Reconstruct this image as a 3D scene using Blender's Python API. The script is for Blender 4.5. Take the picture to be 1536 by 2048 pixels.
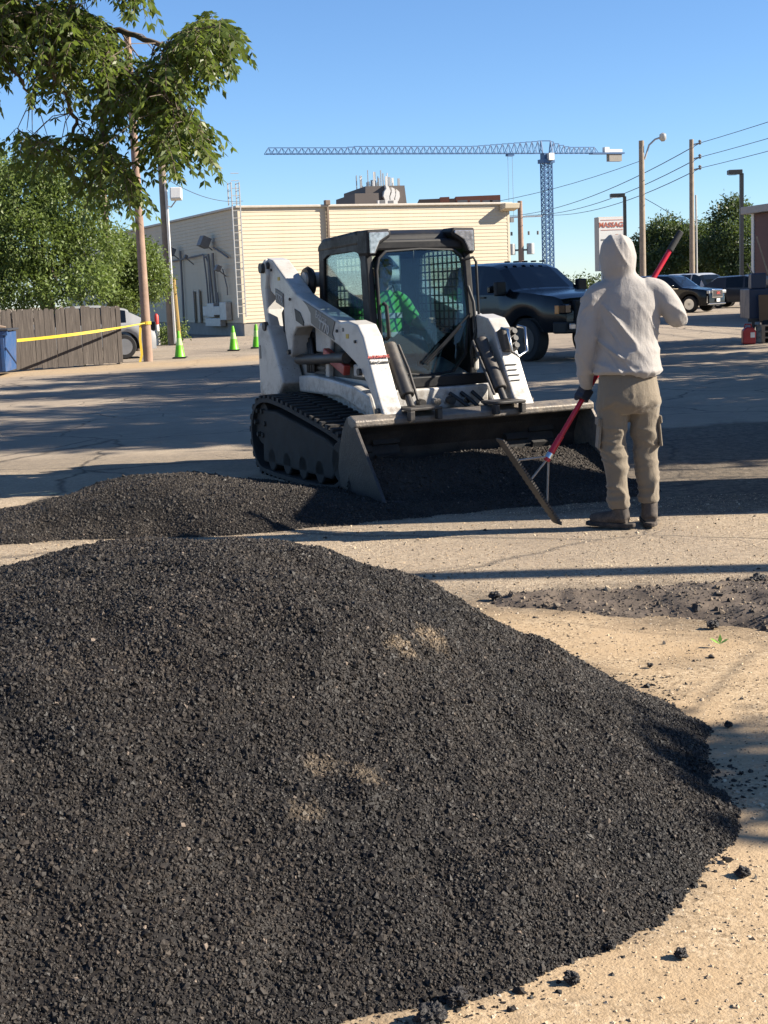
import bpy, bmesh, math, random
import numpy as np
from mathutils import Vector, Matrix, noise as mnoise
R = math.radians
SC = bpy.context.scene
for o in list(bpy.data.objects): bpy.data.objects.remove(o, do_unlink=True)

# ------------------------------------------------------------------ camera
CH, PITCH, ROLL, FPX = 1.53, R(8.8), R(2.3), 2840.0
cam_data = bpy.data.cameras.new("camera"); cam = bpy.data.objects.new("camera", cam_data)
SC.collection.objects.link(cam); SC.camera = cam
_f = Vector((0, math.cos(PITCH), -math.sin(PITCH))); _r = Vector((1, 0, 0)); _u = _r.cross(_f)
_r2 = _r * math.cos(ROLL) - _u * math.sin(ROLL); _u2 = _r * math.sin(ROLL) + _u * math.cos(ROLL)
cam.matrix_world = Matrix(((_r2.x, _u2.x, -_f.x, 0), (_r2.y, _u2.y, -_f.y, 0), (_r2.z, _u2.z, -_f.z, CH), (0, 0, 0, 1)))
cam_data.sensor_fit = 'VERTICAL'; cam_data.sensor_height = 24.0; cam_data.lens = 24.0 * FPX / 2048.0
cam_data.clip_start = 0.05; cam_data.clip_end = 5000
# ------------------------------------------------------------------ sky, sun, exposure
SUN_EL, SUN_BACK = R(31), R(4)          # from the right, slightly behind the camera
sun_dir = Vector((math.cos(SUN_EL) * math.cos(SUN_BACK), -math.cos(SUN_EL) * math.sin(SUN_BACK), math.sin(SUN_EL)))
world = bpy.data.worlds.new("World"); SC.world = world; world.use_nodes = True
wn = world.node_tree; wn.nodes.clear()
sky = wn.nodes.new('ShaderNodeTexSky'); sky.sky_type = 'NISHITA'; sky.sun_disc = False
sky.sun_elevation = SUN_EL; sky.sun_rotation = math.atan2(sun_dir.x, sun_dir.y)
sky.air_density = 0.85; sky.dust_density = 0.0; sky.ozone_density = 7.2; sky.altitude = 0
bg = wn.nodes.new('ShaderNodeBackground'); bg.inputs['Strength'].default_value = 0.064
wo = wn.nodes.new('ShaderNodeOutputWorld')
wn.links.new(sky.outputs[0], bg.inputs[0]); wn.links.new(bg.outputs[0], wo.inputs[0])
sd = bpy.data.lights.new("sun", 'SUN'); sd.energy = 5.0; sd.angle = R(0.53); sd.color = (1.0, 0.90, 0.76)
sun = bpy.data.objects.new("sun", sd); SC.collection.objects.link(sun)
sun.rotation_euler = sun_dir.to_track_quat('Z', 'Y').to_euler(); sun.location = (20, -5, 15)
SC.view_settings.view_transform = 'Standard'; SC.view_settings.look = 'None'
SC.view_settings.exposure = 1.48; SC.view_settings.gamma = 1.0
SC.render.engine = 'CYCLES'; SC.cycles.max_bounces = 8; SC.cycles.transparent_max_bounces = 24
SC.cycles.use_denoising = True

# ------------------------------------------------------------------ helpers
COL = SC.collection
rng = np.random.default_rng(7); random.seed(7)
def ray(px, py):
    return _f + _r2 * ((px - 768) / FPX) - _u2 * ((py - 1024) / FPX)
def at(px, py, Y):
    d = ray(px, py); return Vector((0, 0, CH)) + d * (Y / d.y)
def gr(px, py, z=0.0):
    d = ray(px, py); return Vector((0, 0, CH)) + d * ((z - CH) / d.z)

class MB:
    def __init__(s): s.v = []; s.f = []; s.m = []
    def add(s, V, F, mi=0):
        n = len(s.v); s.v += [tuple(p) for p in V]; s.f += [tuple(i + n for i in q) for q in F]; s.m += [mi] * len(F); return s
    def box(s, c, d, rot=None, mi=0):
        V = [Vector(((i - .5) * d[0], (j - .5) * d[1], (k - .5) * d[2])) for i in (0, 1) for j in (0, 1) for k in (0, 1)]
        if rot is not None: V = [rot @ p for p in V]
        V = [p + Vector(c) for p in V]
        return s.add(V, [(0, 1, 3, 2), (4, 6, 7, 5), (0, 4, 5, 1), (2, 3, 7, 6), (0, 2, 6, 4), (1, 5, 7, 3)], mi)
    def bb(s, x0, x1, y0, y1, z0, z1, mi=0):
        return s.box(((x0 + x1) / 2, (y0 + y1) / 2, (z0 + z1) / 2), (x1 - x0, y1 - y0, z1 - z0), None, mi)
    def cyl(s, p0, p1, r0, r1=None, n=12, caps=True, mi=0):
        r1 = r0 if r1 is None else r1
        p0 = Vector(p0); p1 = Vector(p1); d = (p1 - p0).normalized()
        a = d.orthogonal().normalized(); b = d.cross(a)
        V = []
        for p, r in ((p0, r0), (p1, r1)):
            V += [p + (a * math.cos(2 * math.pi * i / n) + b * math.sin(2 * math.pi * i / n)) * r for i in range(n)]
        F = [(i, (i + 1) % n, n + (i + 1) % n, n + i) for i in range(n)]
        if caps: F += [tuple(range(n - 1, -1, -1)), tuple(range(n, 2 * n))]
        return s.add(V, F, mi)
    def tube(s, pts, r, n=8, mi=0, caps=True):
        P = [Vector(p) for p in pts]; m = len(P); rr = list(r) if hasattr(r, '__len__') else [r] * m
        V = []; a = None
        for i in range(m):
            d = (P[min(i + 1, m - 1)] - P[max(i - 1, 0)])
            d = d.normalized() if d.length > 1e-9 else Vector((0, 0, 1))
            a = d.orthogonal().normalized() if a is None else (a - d * a.dot(d)).normalized()
            b = d.cross(a)
            V += [P[i] + (a * math.cos(2 * math.pi * k / n) + b * math.sin(2 * math.pi * k / n)) * rr[i] for k in range(n)]
        F = [(i * n + k, i * n + (k + 1) % n, (i + 1) * n + (k + 1) % n, (i + 1) * n + k) for i in range(m - 1) for k in range(n)]
        if caps: F += [tuple(range(n - 1, -1, -1)), tuple(range((m - 1) * n, m * n))]
        return s.add(V, F, mi)
    def prism(s, poly, x0, x1, mi=0):          # polygon in (y, z), extruded along x
        n = len(poly); V = [(x0, p[0], p[1]) for p in poly] + [(x1, p[0], p[1]) for p in poly]
        return s.add(V, [tuple(range(n)), tuple(range(2 * n - 1, n - 1, -1))] + [(i, n + i, n + (i + 1) % n, (i + 1) % n) for i in range(n)], mi)
    def prismz(s, poly, z0, z1, mi=0):
        n = len(poly); V = [(p[0], p[1], z0) for p in poly] + [(p[0], p[1], z1) for p in poly]
        return s.add(V, [tuple(range(n - 1, -1, -1)), tuple(range(n, 2 * n))] + [(i, (i + 1) % n, n + (i + 1) % n, n + i) for i in range(n)], mi)
    def prismy(s, poly, y0, y1, mi=0):         # polygon in (x, z), extruded along y
        n = len(poly); V = [(p[0], y0, p[1]) for p in poly] + [(p[0], y1, p[1]) for p in poly]
        return s.add(V, [tuple(range(n)), tuple(range(2 * n - 1, n - 1, -1))] + [(i, n + i, n + (i + 1) % n, (i + 1) % n) for i in range(n)], mi)
    def lathe(s, prof, n=16, c=(0, 0, 0), axis='z', mi=0):
        V = []
        for r, h in prof:
            for k in range(n):
                a = 2 * math.pi * k / n; x, y = r * math.cos(a), r * math.sin(a)
                V.append((c[0] + x, c[1] + y, c[2] + h) if axis == 'z' else (c[0] + h, c[1] + x, c[2] + y) if axis == 'x' else (c[0] + x, c[1] + h, c[2] + y))
        m = len(prof)
        F = [(i * n + k, i * n + (k + 1) % n, (i + 1) * n + (k + 1) % n, (i + 1) * n + k) for i in range(m - 1) for k in range(n)]
        F += [tuple(range(n - 1, -1, -1)), tuple(range((m - 1) * n, m * n))]
        return s.add(V, F, mi)
    def mesh(s, name):
        me = bpy.data.meshes.new(name); me.from_pydata(s.v, [], s.f)
        bm = bmesh.new(); bm.from_mesh(me); bmesh.ops.recalc_face_normals(bm, faces=bm.faces); bm.to_mesh(me); bm.free()
        return me
    def build(s, name, mat, parent=None, smooth=None, bevel=0, seg=2):
        me = s.mesh(name)
        mats = mat if isinstance(mat, (list, tuple)) else [mat]
        for m in mats: me.materials.append(m)
        if len(mats) > 1:
            for p, i in zip(me.polygons, s.m): p.material_index = i
        if smooth is not None:
            me.shade_smooth(); me.set_sharp_from_angle(angle=R(smooth))
        o = bpy.data.objects.new(name, me); COL.objects.link(o)
        if parent is not None: o.parent = parent
        if bevel:
            b = o.modifiers.new("bevel", 'BEVEL'); b.width = bevel; b.segments = seg; b.limit_method = 'ANGLE'; b.angle_limit = R(35)
            b.harden_normals = False
        return o
def npmesh(name, V, F, mat, parent=None, smooth=False):
    me = bpy.data.meshes.new(name); V = np.asarray(V, np.float32); F = np.asarray(F, np.int32)
    me.vertices.add(len(V)); me.vertices.foreach_set("co", V.ravel())
    k = F.shape[1]; me.loops.add(F.size); me.loops.foreach_set("vertex_index", F.ravel())
    me.polygons.add(len(F)); me.polygons.foreach_set("loop_start", np.arange(0, F.size, k, dtype=np.int32))
    me.polygons.foreach_set("loop_total", np.full(len(F), k, np.int32))
    me.update(calc_edges=True); me.validate()
    if mat: me.materials.append(mat)
    if smooth: me.shade_smooth()
    o = bpy.data.objects.new(name, me); COL.objects.link(o)
    if parent is not None: o.parent = parent
    return o
def thing(name, label, cat, loc=(0, 0, 0), rz=0, group=None):
    o = bpy.data.objects.new(name, None); COL.objects.link(o); o.empty_display_size = .1
    o.location = loc; o.rotation_euler = (0, 0, rz); return tag(o, label, cat, group)
def tag(o, label, cat, group=None, kind=None):
    o['label'] = label; o['category'] = cat
    if group: o['group'] = group
    if kind: o['kind'] = kind
    return o
def struct(o): o['kind'] = 'structure'; return o
def text_part(name, s, size, mat, parent, M4, ext=.002, align='CENTER', bold=0.0):
    cu = bpy.data.curves.new(name, 'FONT'); cu.body = s; cu.size = size; cu.align_x = align; cu.align_y = 'CENTER'; cu.extrude = ext; cu.offset = bold
    cu.resolution_u = 3
    t = bpy.data.objects.new(name, cu); COL.objects.link(t); dg = bpy.context.evaluated_depsgraph_get(); dg.update()
    me = bpy.data.meshes.new_from_object(t.evaluated_get(dg)); bpy.data.objects.remove(t, do_unlink=True); bpy.data.curves.remove(cu)
    me.transform(M4); me.materials.clear(); me.materials.append(mat); me.name = name
    o = bpy.data.objects.new(name, me); COL.objects.link(o); o.parent = parent; return o
def frame4(o, x, y):                     # matrix with origin o, text x axis, text y axis
    x = Vector(x).normalized(); y = Vector(y); z = x.cross(y).normalized(); y = z.cross(x)
    return Matrix(((x.x, y.x, z.x, o[0]), (x.y, y.y, z.y, o[1]), (x.z, y.z, z.z, o[2]), (0, 0, 0, 1)))

# ------------------------------------------------------------------ materials
ALB = .82                                # overall reflectance level of painted and natural surfaces
class NT:
    def __init__(s, name):
        s.mat = bpy.data.materials.new(name); s.mat.use_nodes = True; s.t = s.mat.node_tree; s.t.nodes.clear()
        s.out = s.t.nodes.new('ShaderNodeOutputMaterial')
    def n(s, typ, props=None, **inp):
        nd = s.t.nodes.new('ShaderNode' + typ)
        for k, v in (props or {}).items(): setattr(nd, k, v)
        for k, v in inp.items():
            k2 = int(k[1:]) if k[0] == 'i' and k[1:].isdigit() else k.replace('_', ' ')
            s.set(nd.inputs[k2], v)
        return nd
    def set(s, sock, v):
        if isinstance(v, bpy.types.NodeSocket): s.t.links.new(v, sock)
        elif isinstance(v, bpy.types.Node): s.t.links.new(v.outputs[0], sock)
        else: sock.default_value = (tuple(v) + (1,)) if isinstance(v, (tuple, list)) and len(v) == 3 and sock.type == 'RGBA' else v
    def math(s, op, a, b=0.0, clamp=False): return s.n('Math', {'operation': op, 'use_clamp': clamp}, i0=a, i1=b).outputs[0]
    def mix(s, f, a, b, mode='MIX'):
        nd = s.t.nodes.new('ShaderNodeMix'); nd.data_type = 'RGBA'; nd.blend_type = mode
        s.set(nd.inputs[0], f); s.set(nd.inputs[6], a); s.set(nd.inputs[7], b); return nd.outputs[2]
    def ramp(s, f, stops, interp='LINEAR'):
        nd = s.t.nodes.new('ShaderNodeValToRGB'); cr = nd.color_ramp; cr.interpolation = interp
        while len(cr.elements) < len(stops): cr.elements.new(.5)
        for e, (p, c) in zip(cr.elements, stops):
            e.position = p; e.color = (c, c, c, 1) if not hasattr(c, '__len__') else tuple(c) + (1,)
        s.set(nd.inputs[0], f); return nd.outputs[0]
    def noise(s, co, scale, detail=4, rough=.55, dist=0):
        nd = s.n('TexNoise', None, Scale=scale, Detail=detail, Roughness=rough, Distortion=dist)
        if co is not None: s.set(nd.inputs['Vector'], co)
        return nd.outputs[0]
    def coord(s, which='Object'): return s.n('TexCoord').outputs[which]
    def bump(s, h, strength=.3, dist=.01): return s.n('Bump', None, Strength=strength, Distance=dist, Height=h).outputs[0]
    def done(s, sh): s.t.links.new(sh.outputs[0] if isinstance(sh, bpy.types.Node) else sh, s.out.inputs[0]); return s.mat
def mat(name, col, rough=.55, metal=0., var=.12, vs=6., bump=0., bs=60., spec=.5, dirt=None, dirt_amt=.5, ds=3., coat=0.):
    t = NT(name); co = t.coord('Object'); col = tuple(x * ALB for x in col) if metal < .5 else col
    n = t.noise(co, vs, 5, .6)
    f = t.ramp(n, [(.25, 0), (.75, 1)])
    c = t.mix(f, tuple(x * (1 - var) for x in col), tuple(min(1, x * (1 + var)) for x in col))
    rg = rough
    if dirt:
        d = t.noise(co, ds, 8, .72); d2 = t.noise(co, ds * 9, 3, .6)
        dm = t.ramp(t.math('ADD', t.math('MULTIPLY', d, .7), t.math('MULTIPLY', d2, .3)), [(.46, 0), (.66, 1)])
        c = t.mix(t.math('MULTIPLY', dm, dirt_amt), c, dirt)
        rg = t.math('ADD', rough, t.math('MULTIPLY', dm, .25))
    b = t.n('BsdfPrincipled', None, Base_Color=c, Roughness=rg, Metallic=metal)
    b.inputs['Specular IOR Level'].default_value = spec
    if coat: b.inputs['Coat Weight'].default_value = coat; b.inputs['Coat Roughness'].default_value = .05
    if bump: t.set(b.inputs['Normal'], t.bump(t.noise(co, bs, 4, .6), bump, .01))
    return t.done(b)
def glass(name, tint, amount=.75, rough=.0, refl=(1, 1, 1)):
    t = NT(name); tr = t.n('BsdfTransparent', None, Color=tint); gl = t.n('BsdfGlossy', None, Color=refl, Roughness=rough)
    fr = t.n('Fresnel', None, IOR=1.45); f = t.math('ADD', t.math('MULTIPLY', fr.outputs[0], .55), 1 - amount, True)
    return t.done(t.n('MixShader', None, i0=t.math('MULTIPLY', f, .9), i1=tr.outputs[0], i2=gl.outputs[0]))
def leafmat(name, c1, c2, c3, trans=.35, rough=.5):
    t = NT(name); g = t.n('NewGeometry'); c1, c2, c3 = [tuple(x * ALB for x in c) for c in (c1, c2, c3)]
    col = t.ramp(g.outputs['Random Per Island'], [(0, c1), (.55, c2), (1, c3)])
    co = t.coord('Object'); big = t.noise(co, .9, 2, .5)
    col = t.mix(.55, col, t.ramp(big, [(.35, tuple(x * .72 for x in c2)), (.65, tuple(min(1, x * 1.22) for x in c2))]))
    b = t.n('BsdfPrincipled', None, Base_Color=col, Roughness=rough); b.inputs['Specular IOR Level'].default_value = .35
    tl = t.n('BsdfTranslucent', None, Color=t.mix(.35, col, (.30, .42, .05)))
    return t.done(t.n('MixShader', None, i0=trans, i1=b.outputs[0], i2=tl.outputs[0]))
# ================================================================== GROUND
def vnoise(x, y, s, seed=0, oct=3):
    """cheap tileless value noise on arrays, 0..1"""
    out = 0; amp = 1; tot = 0
    for k in range(oct):
        X = x * s * 2 ** k + seed * 17.3 + k * 31.7; Y = y * s * 2 ** k - seed * 9.1 + k * 11.9
        xi = np.floor(X); yi = np.floor(Y); fx = X - xi; fy = Y - yi
        fx = fx * fx * (3 - 2 * fx); fy = fy * fy * (3 - 2 * fy)
        h = lambda a, b: np.modf(np.abs(np.sin(a * 127.1 + b * 311.7 + seed) * 43758.5453))[0]
        v = (h(xi, yi) * (1 - fx) + h(xi + 1, yi) * fx) * (1 - fy) + (h(xi, yi + 1) * (1 - fx) + h(xi + 1, yi + 1) * fx) * fy
        out = out + v * amp; tot += amp; amp *= .5
    return out / tot
def sstep(a, b, x): t = np.clip((x - a) / (b - a), 0, 1); return t * t * (3 - 2 * t)
def poly_sd(x, y, P):
    """signed distance, positive inside"""
    P = np.asarray(P, float); n = len(P); d = np.full(x.shape, 1e9); ins = np.zeros(x.shape, bool)
    for i in range(n):
        a = P[i]; b = P[(i + 1) % n]; e = b - a
        t = np.clip(((x - a[0]) * e[0] + (y - a[1]) * e[1]) / (e @ e), 0, 1)
        d = np.minimum(d, np.hypot(x - a[0] - t * e[0], y - a[1] - t * e[1]))
        c = ((a[1] > y) != (b[1] > y)) & (x < (b[0] - a[0]) * (y - a[1]) / (b[1] - a[1] + 1e-12) + a[0]); ins ^= c
    return np.where(ins, d, -d)
def seg_d(x, y, a, b):
    ex, ey = b[0] - a[0], b[1] - a[1]; t = np.clip(((x - a[0]) * ex + (y - a[1]) * ey) / (ex * ex + ey * ey), 0, 1)
    return np.hypot(x - a[0] - t * ex, y - a[1] - t * ey)

TOE = [(-3.4, 1.7), (-1.3, 2.25), (-.2, 2.82), (.1, 2.96), (.50, 3.23), (.71, 3.48), (.91, 3.88), (.99, 4.2), (1.02, 4.6), (1.0, 4.95), (.89, 5.38),
       (.7, 5.75), (.3, 6.08), (-.3, 6.35), (-1.2, 6.45), (-2.0, 6.2), (-3.0, 5.7), (-3.6, 4.0)]
def heap_h(x, y):
    w = (vnoise(x, y, 1.7, 3) - .5) * .22 + (vnoise(x, y, 6, 5) - .5) * .10
    d = poly_sd(x, y, TOE) + w
    h = np.interp(d, [-.12, 0, .15, .45, .9, 1.15, 1.6, 2.2], [-.06, .0, .08, .25, .51, .61, .69, .72])
    h = h - .10 * sstep(-.9, -1.9, x)
    return h + sstep(.05, .5, d) * ((vnoise(x, y, 2.6, 8) - .5) * .085 + (vnoise(x, y, 9, 2) - .5) * .034 + (vnoise(x, y, 26, 4, 2) - .5) * .016)
TOE2 = [(-4.2, 9.35), (-2.6, 9.25), (-1.68, 9.27), (-.9, 9.33), (-.23, 9.58), (.25, 9.72), (.45, 10.3), (-.1, 11.0), (-.8, 11.5), (-1.6, 11.7), (-2.35, 11.35), (-2.8, 10.75), (-4.2, 10.2)]
def pile_h(x, y):
    d = poly_sd(x, y, TOE2) + (vnoise(x, y, 1.5, 13) - .5) * .3 + (vnoise(x, y, 5, 15) - .5) * .12
    h = np.where(d > 0, .255 * (1 - np.exp(-d / .62)), d * .4)
    h = h * (1 - .62 * sstep(-2.0, -3.0, x)) * (1 - .6 * sstep(-1.1, .1, x)) * (.82 + .5 * vnoise(x, y, 1.1, 93))
    return h + sstep(.05, .4, d) * ((vnoise(x, y, 2.2, 18) - .5) * .06)
LO, LR = Vector((.17, 12.11, 0)), R(24)
def l2w(x, f, z=0): return Vector((LO.x + math.cos(LR) * x + math.sin(LR) * f, LO.y + math.sin(LR) * x - math.cos(LR) * f, z))
SPREAD = [tuple(l2w(*p)[:2]) for p in [(-1.0, 1.75), (-.95, 2.12), (-.55, 2.28), (0, 2.32), (.5, 2.40), (1.0, 2.35), (1.18, 2.0), (1.1, 1.25), (-1.0, 1.2)]]
def spread_h(x, y):
    d = poly_sd(x, y, SPREAD) + (vnoise(x, y, 3, 21) - .5) * .16 + (vnoise(x, y, 9, 22) - .5) * .07
    f = (x - LO.x) * math.sin(LR) - (y - LO.y) * math.cos(LR)
    h = np.where(d > 0, .05 * (1 - np.exp(-d / .10)), d * .4) + .26 * sstep(1.85, 1.25, f) * (d > 0.02)
    return h + sstep(.02, .2, d) * (vnoise(x, y, 3.5, 25) - .5) * .035
RIDGE = [(.52, 6.90), (.8, 6.78), (1.15, 6.55), (1.5, 6.22), (1.75, 6.05), (2.6, 5.9), (2.8, 7.0), (1.9, 7.12), (1.3, 7.05), (.8, 7.02), (.52, 6.97)]
def ridge_h(x, y):
    d = poly_sd(x, y, RIDGE) + (vnoise(x, y, 3, 31) - .5) * .35 + (vnoise(x, y, 9, 32) - .5) * .15
    return np.where(d > 0, .028 * (1 - np.exp(-d / .1)), d * .3) * (1 + .9 * sstep(1.0, 2.0, x)) + sstep(0, .1, d) * (vnoise(x, y, 7, 34) - .5) * .055 - .003
def hit(px, py, hf):
    d = ray(px, py); t = 1.5
    for _ in range(4000):
        p = Vector((0, 0, CH)) + d * t
        if p.z < float(hf(np.array([p.x]), np.array([p.y]))[0]) or p.z < 0: return p
        t += .003
    return p

def axis_pts(lo, hi, d0, d1, step, grow):
    a = list(np.arange(d0, d1, step)); s = step
    x = d0
    L = []
    while x > lo: s *= grow; x -= s; L.append(x)
    s = step; x = a[-1]; Rr = []
    while x < hi: s *= grow; x += s; Rr.append(x)
    return np.array(L[::-1] + a + Rr)
gx = axis_pts(-900, 900, -2.6, 3.4, .045, 1.10); gy = axis_pts(-120, 1400, 2.3, 12.6, .045, 1.075)
GX, GY = np.meshgrid(gx, gy); nx, ny = len(gx), len(gy)
und = (vnoise(GX, GY, .55, 41) - .5) * .02 * sstep(40, 20, np.hypot(GX, GY))
GZ = und - .012
idx = np.arange(nx * ny).reshape(ny, nx)
GF = np.stack([idx[:-1, :-1], idx[:-1, 1:], idx[1:, 1:], idx[1:, :-1]], -1).reshape(-1, 4)
def ground_material():
    t = NT('old_pavement'); co = t.coord('Object'); at_ = t.n('Attribute', {'attribute_name': 'zones'})
    sep = t.n('SeparateColor', None, Color=at_.outputs['Color']); sand, resid_shade, far = sep.outputs[0], sep.outputs[1], sep.outputs[2]
    v1 = t.n('TexVoronoi', None, Vector=co, Scale=62.0); v2 = t.n('TexVoronoi', None, Vector=co, Scale=130.0)
    sp = t.math('ADD', t.math('MULTIPLY', t.n('SeparateColor', None, Color=v1.outputs['Color']).outputs[0], .6), t.math('MULTIPLY', t.n('SeparateColor', None, Color=v2.outputs['Color']).outputs[1], .4))
    n1 = t.noise(co, .35, 6, .6); n2 = t.noise(co, 2.3, 6, .65); n3 = t.noise(co, 14, 5, .7)
    stone = t.ramp(sp, [(.12, (.15, .118, .085)), (.30, (.40, .315, .215)), (.62, (.56, .445, .305)), (.9, (.74, .62, .46))])
    stone = t.mix(t.ramp(n2, [(.38, 0), (.68, .55)]), stone, (.43, .335, .225))
    stone = t.mix(t.ramp(n3, [(.40, .0), (.75, .35)]), stone, (.24, .195, .15))
    fargrey = t.mix(t.ramp(n2, [(.3, 0), (.75, 1)]), (.37, .305, .232), (.49, .405, .305))
    fargrey = t.mix(t.ramp(n3, [(.42, 0), (.7, .35)]), fargrey, (.22, .185, .15))
    col = t.mix(far, stone, fargrey)
    smooth = t.mix(t.ramp(n2, [(.3, 0), (.7, 1)]), (.44, .315, .185), (.53, .392, .245))
    smooth = t.mix(t.ramp(n3, [(.5, 0), (.8, .5)]), smooth, (.30, .21, .12))
    gravel = t.ramp(sp, [(.10, (.20, .148, .092)), (.28, (.39, .29, .182)), (.7, (.51, .39, .25)), (1, (.67, .545, .385))])
    coarse = t.ramp(t.noise(co, 1.6, 5, .6), [(.40, .1), (.62, 1)])
    col = t.mix(sand, col, t.mix(coarse, smooth, gravel))
    # cracks in the old pavement
    wob = t.n('TexNoise', None, Vector=co, Scale=1.4, Detail=5.0)
    wv = t.n('VectorMath', {'operation': 'MULTIPLY_ADD'}, i0=wob.outputs['Color'], i1=(.55, .55, 0.), i2=co)
    cr = t.n('TexVoronoi', {'feature': 'DISTANCE_TO_EDGE'}, Vector=wv.outputs[0], Scale=.42)
    ck = t.ramp(cr.outputs['Distance'], [(.0, 1), (.013, .0)])
    wob2 = t.n('VectorMath', {'operation': 'MULTIPLY_ADD'}, i0=wob.outputs['Color'], i1=(.3, .3, 0.), i2=co)
    cr2 = t.n('TexVoronoi', {'feature': 'DISTANCE_TO_EDGE'}, Vector=wob2.outputs[0], Scale=1.7)
    ck2 = t.math('MULTIPLY', t.ramp(cr2.outputs['Distance'], [(.0, .8), (.022, .0)]), t.ramp(t.noise(co, .5, 3), [(.5, 0), (.62, 1)]))
    ck = t.math('MULTIPLY', t.math('MAXIMUM', ck, ck2), t.math('SUBTRACT', 1.0, t.math('MULTIPLY', sand, .75)))
    col = t.mix(t.math('MULTIPLY', ck, .8), col, (.045, .04, .035))
    blot = t.ramp(t.noise(co, .16, 5, .65), [(.40, 0), (.60, .6)])
    col = t.mix(t.math('MULTIPLY', blot, t.math('SUBTRACT', 1., sand)), col, (.235, .198, .162))
    rs = t.math('MULTIPLY', resid_shade, t.ramp(n3, [(.25, .55), (.6, 1)]), True)
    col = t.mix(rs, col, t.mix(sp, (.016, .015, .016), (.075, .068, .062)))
    n5 = t.noise(co, 95, 3, .65); n6 = t.noise(co, 38, 4, .7)
    col = t.mix(1.0, col, (.76, .76, .76), 'MULTIPLY')
    hgt = t.math('ADD', t.math('MULTIPLY', t.math('MULTIPLY', v2.outputs['Distance'], -1.2), t.math('SUBTRACT', 1.0, t.math('MULTIPLY', sand, .8))), t.math('ADD', t.math('ADD', t.math('MULTIPLY', n5, .9), t.math('ADD', t.math('MULTIPLY', n6, 1.2), t.math('MULTIPLY', n3, 1.1))), t.math('MULTIPLY', ck, -2.5)))
    b = t.n('BsdfPrincipled', None, Base_Color=col, Roughness=.93); b.inputs['Specular IOR Level'].default_value = .18
    t.set(b.inputs['Normal'], t.bump(hgt, .5, .006)); return t.done(b)
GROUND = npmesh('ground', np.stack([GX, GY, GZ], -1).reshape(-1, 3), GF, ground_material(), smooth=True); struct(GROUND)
zn = (vnoise(GX, GY, 1.1, 51) - .5); zn2 = vnoise(GX, GY, 5, 52) - .5
sand = sstep(-.12, .25, 6.95 + .12 * GX * 0 + zn * .6 + zn2 * .25 - GY)
strip = sstep(0, 1.2, 2.2 - np.abs((GY - (33.2 + .62 * (GX + 8.5))) / 1.2) + zn * 2) * sstep(2, -1, GX) * .9      # sandy strip along the fence
resid_shade = np.zeros_like(GX)
resid_shade = np.maximum(resid_shade, sstep(-.35, .15, poly_sd(GX, GY, [(1.3, 9.6), (2.2, 9.5), (3.6, 9.7), (5.5, 11.5), (5.2, 15.5), (2.4, 15.0), (1.6, 12.4), (1.2, 10.4)]) + zn * .8 + zn2 * .5) * .8)  # asphalt residue, spread wider and darker to paint in the shade here
resid_shade = np.maximum(resid_shade, sstep(-.25, .1, poly_sd(GX, GY, SPREAD) + zn * .3 + zn2 * .3) * .75)
resid_shade = np.maximum(resid_shade, sstep(-.16, .05, poly_sd(GX, GY, TOE) + zn2 * .3) * .5)
resid_shade = np.maximum(resid_shade, sstep(-.25, .1, poly_sd(GX, GY, TOE2) + zn2 * .4) * .6)
resid_shade = np.maximum(resid_shade, sstep(-.3, .2, poly_sd(GX, GY, [(.3, 6.7), (1.2, 6.3), (2.6, 5.5), (2.8, 7.2), (.3, 7.12)]) + zn * .5 + zn2 * .35) * .62)
resid_shade = np.maximum(resid_shade, sstep(.035, .012, seg_d(GX, GY, gr(1372, 1425), gr(1500, 1305)) + np.abs(zn2) * .03) * .55)
resid_shade = np.maximum(resid_shade, sstep(.02, .006, seg_d(GX, GY, gr(1345, 1410), gr(1400, 1355)) + np.abs(zn2) * .03) * .4)
resid_shade = np.maximum(resid_shade, sstep(.5, .2, np.hypot(GX - gr(1375, 1318).x, (GY - gr(1375, 1318).y) * 1.2) * 3 + zn2) * .3)
resid_shade = np.maximum(resid_shade, sstep(-.5, .6, 1.6 - np.abs(GY - 13.6 + .1 * GX) * 2.2 + zn * 3 + zn2) * sstep(0, -1.2, GX) * .35)
far = sstep(9.5, 16, GY)
zc = np.stack([np.maximum(sand * sstep(12, 8, GY), strip), resid_shade, far, np.ones_like(GX)], -1).astype(np.float32)
ca = GROUND.data.color_attributes.new('zones', 'FLOAT_COLOR', 'POINT'); ca.data.foreach_set('color', zc.ravel())

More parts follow.
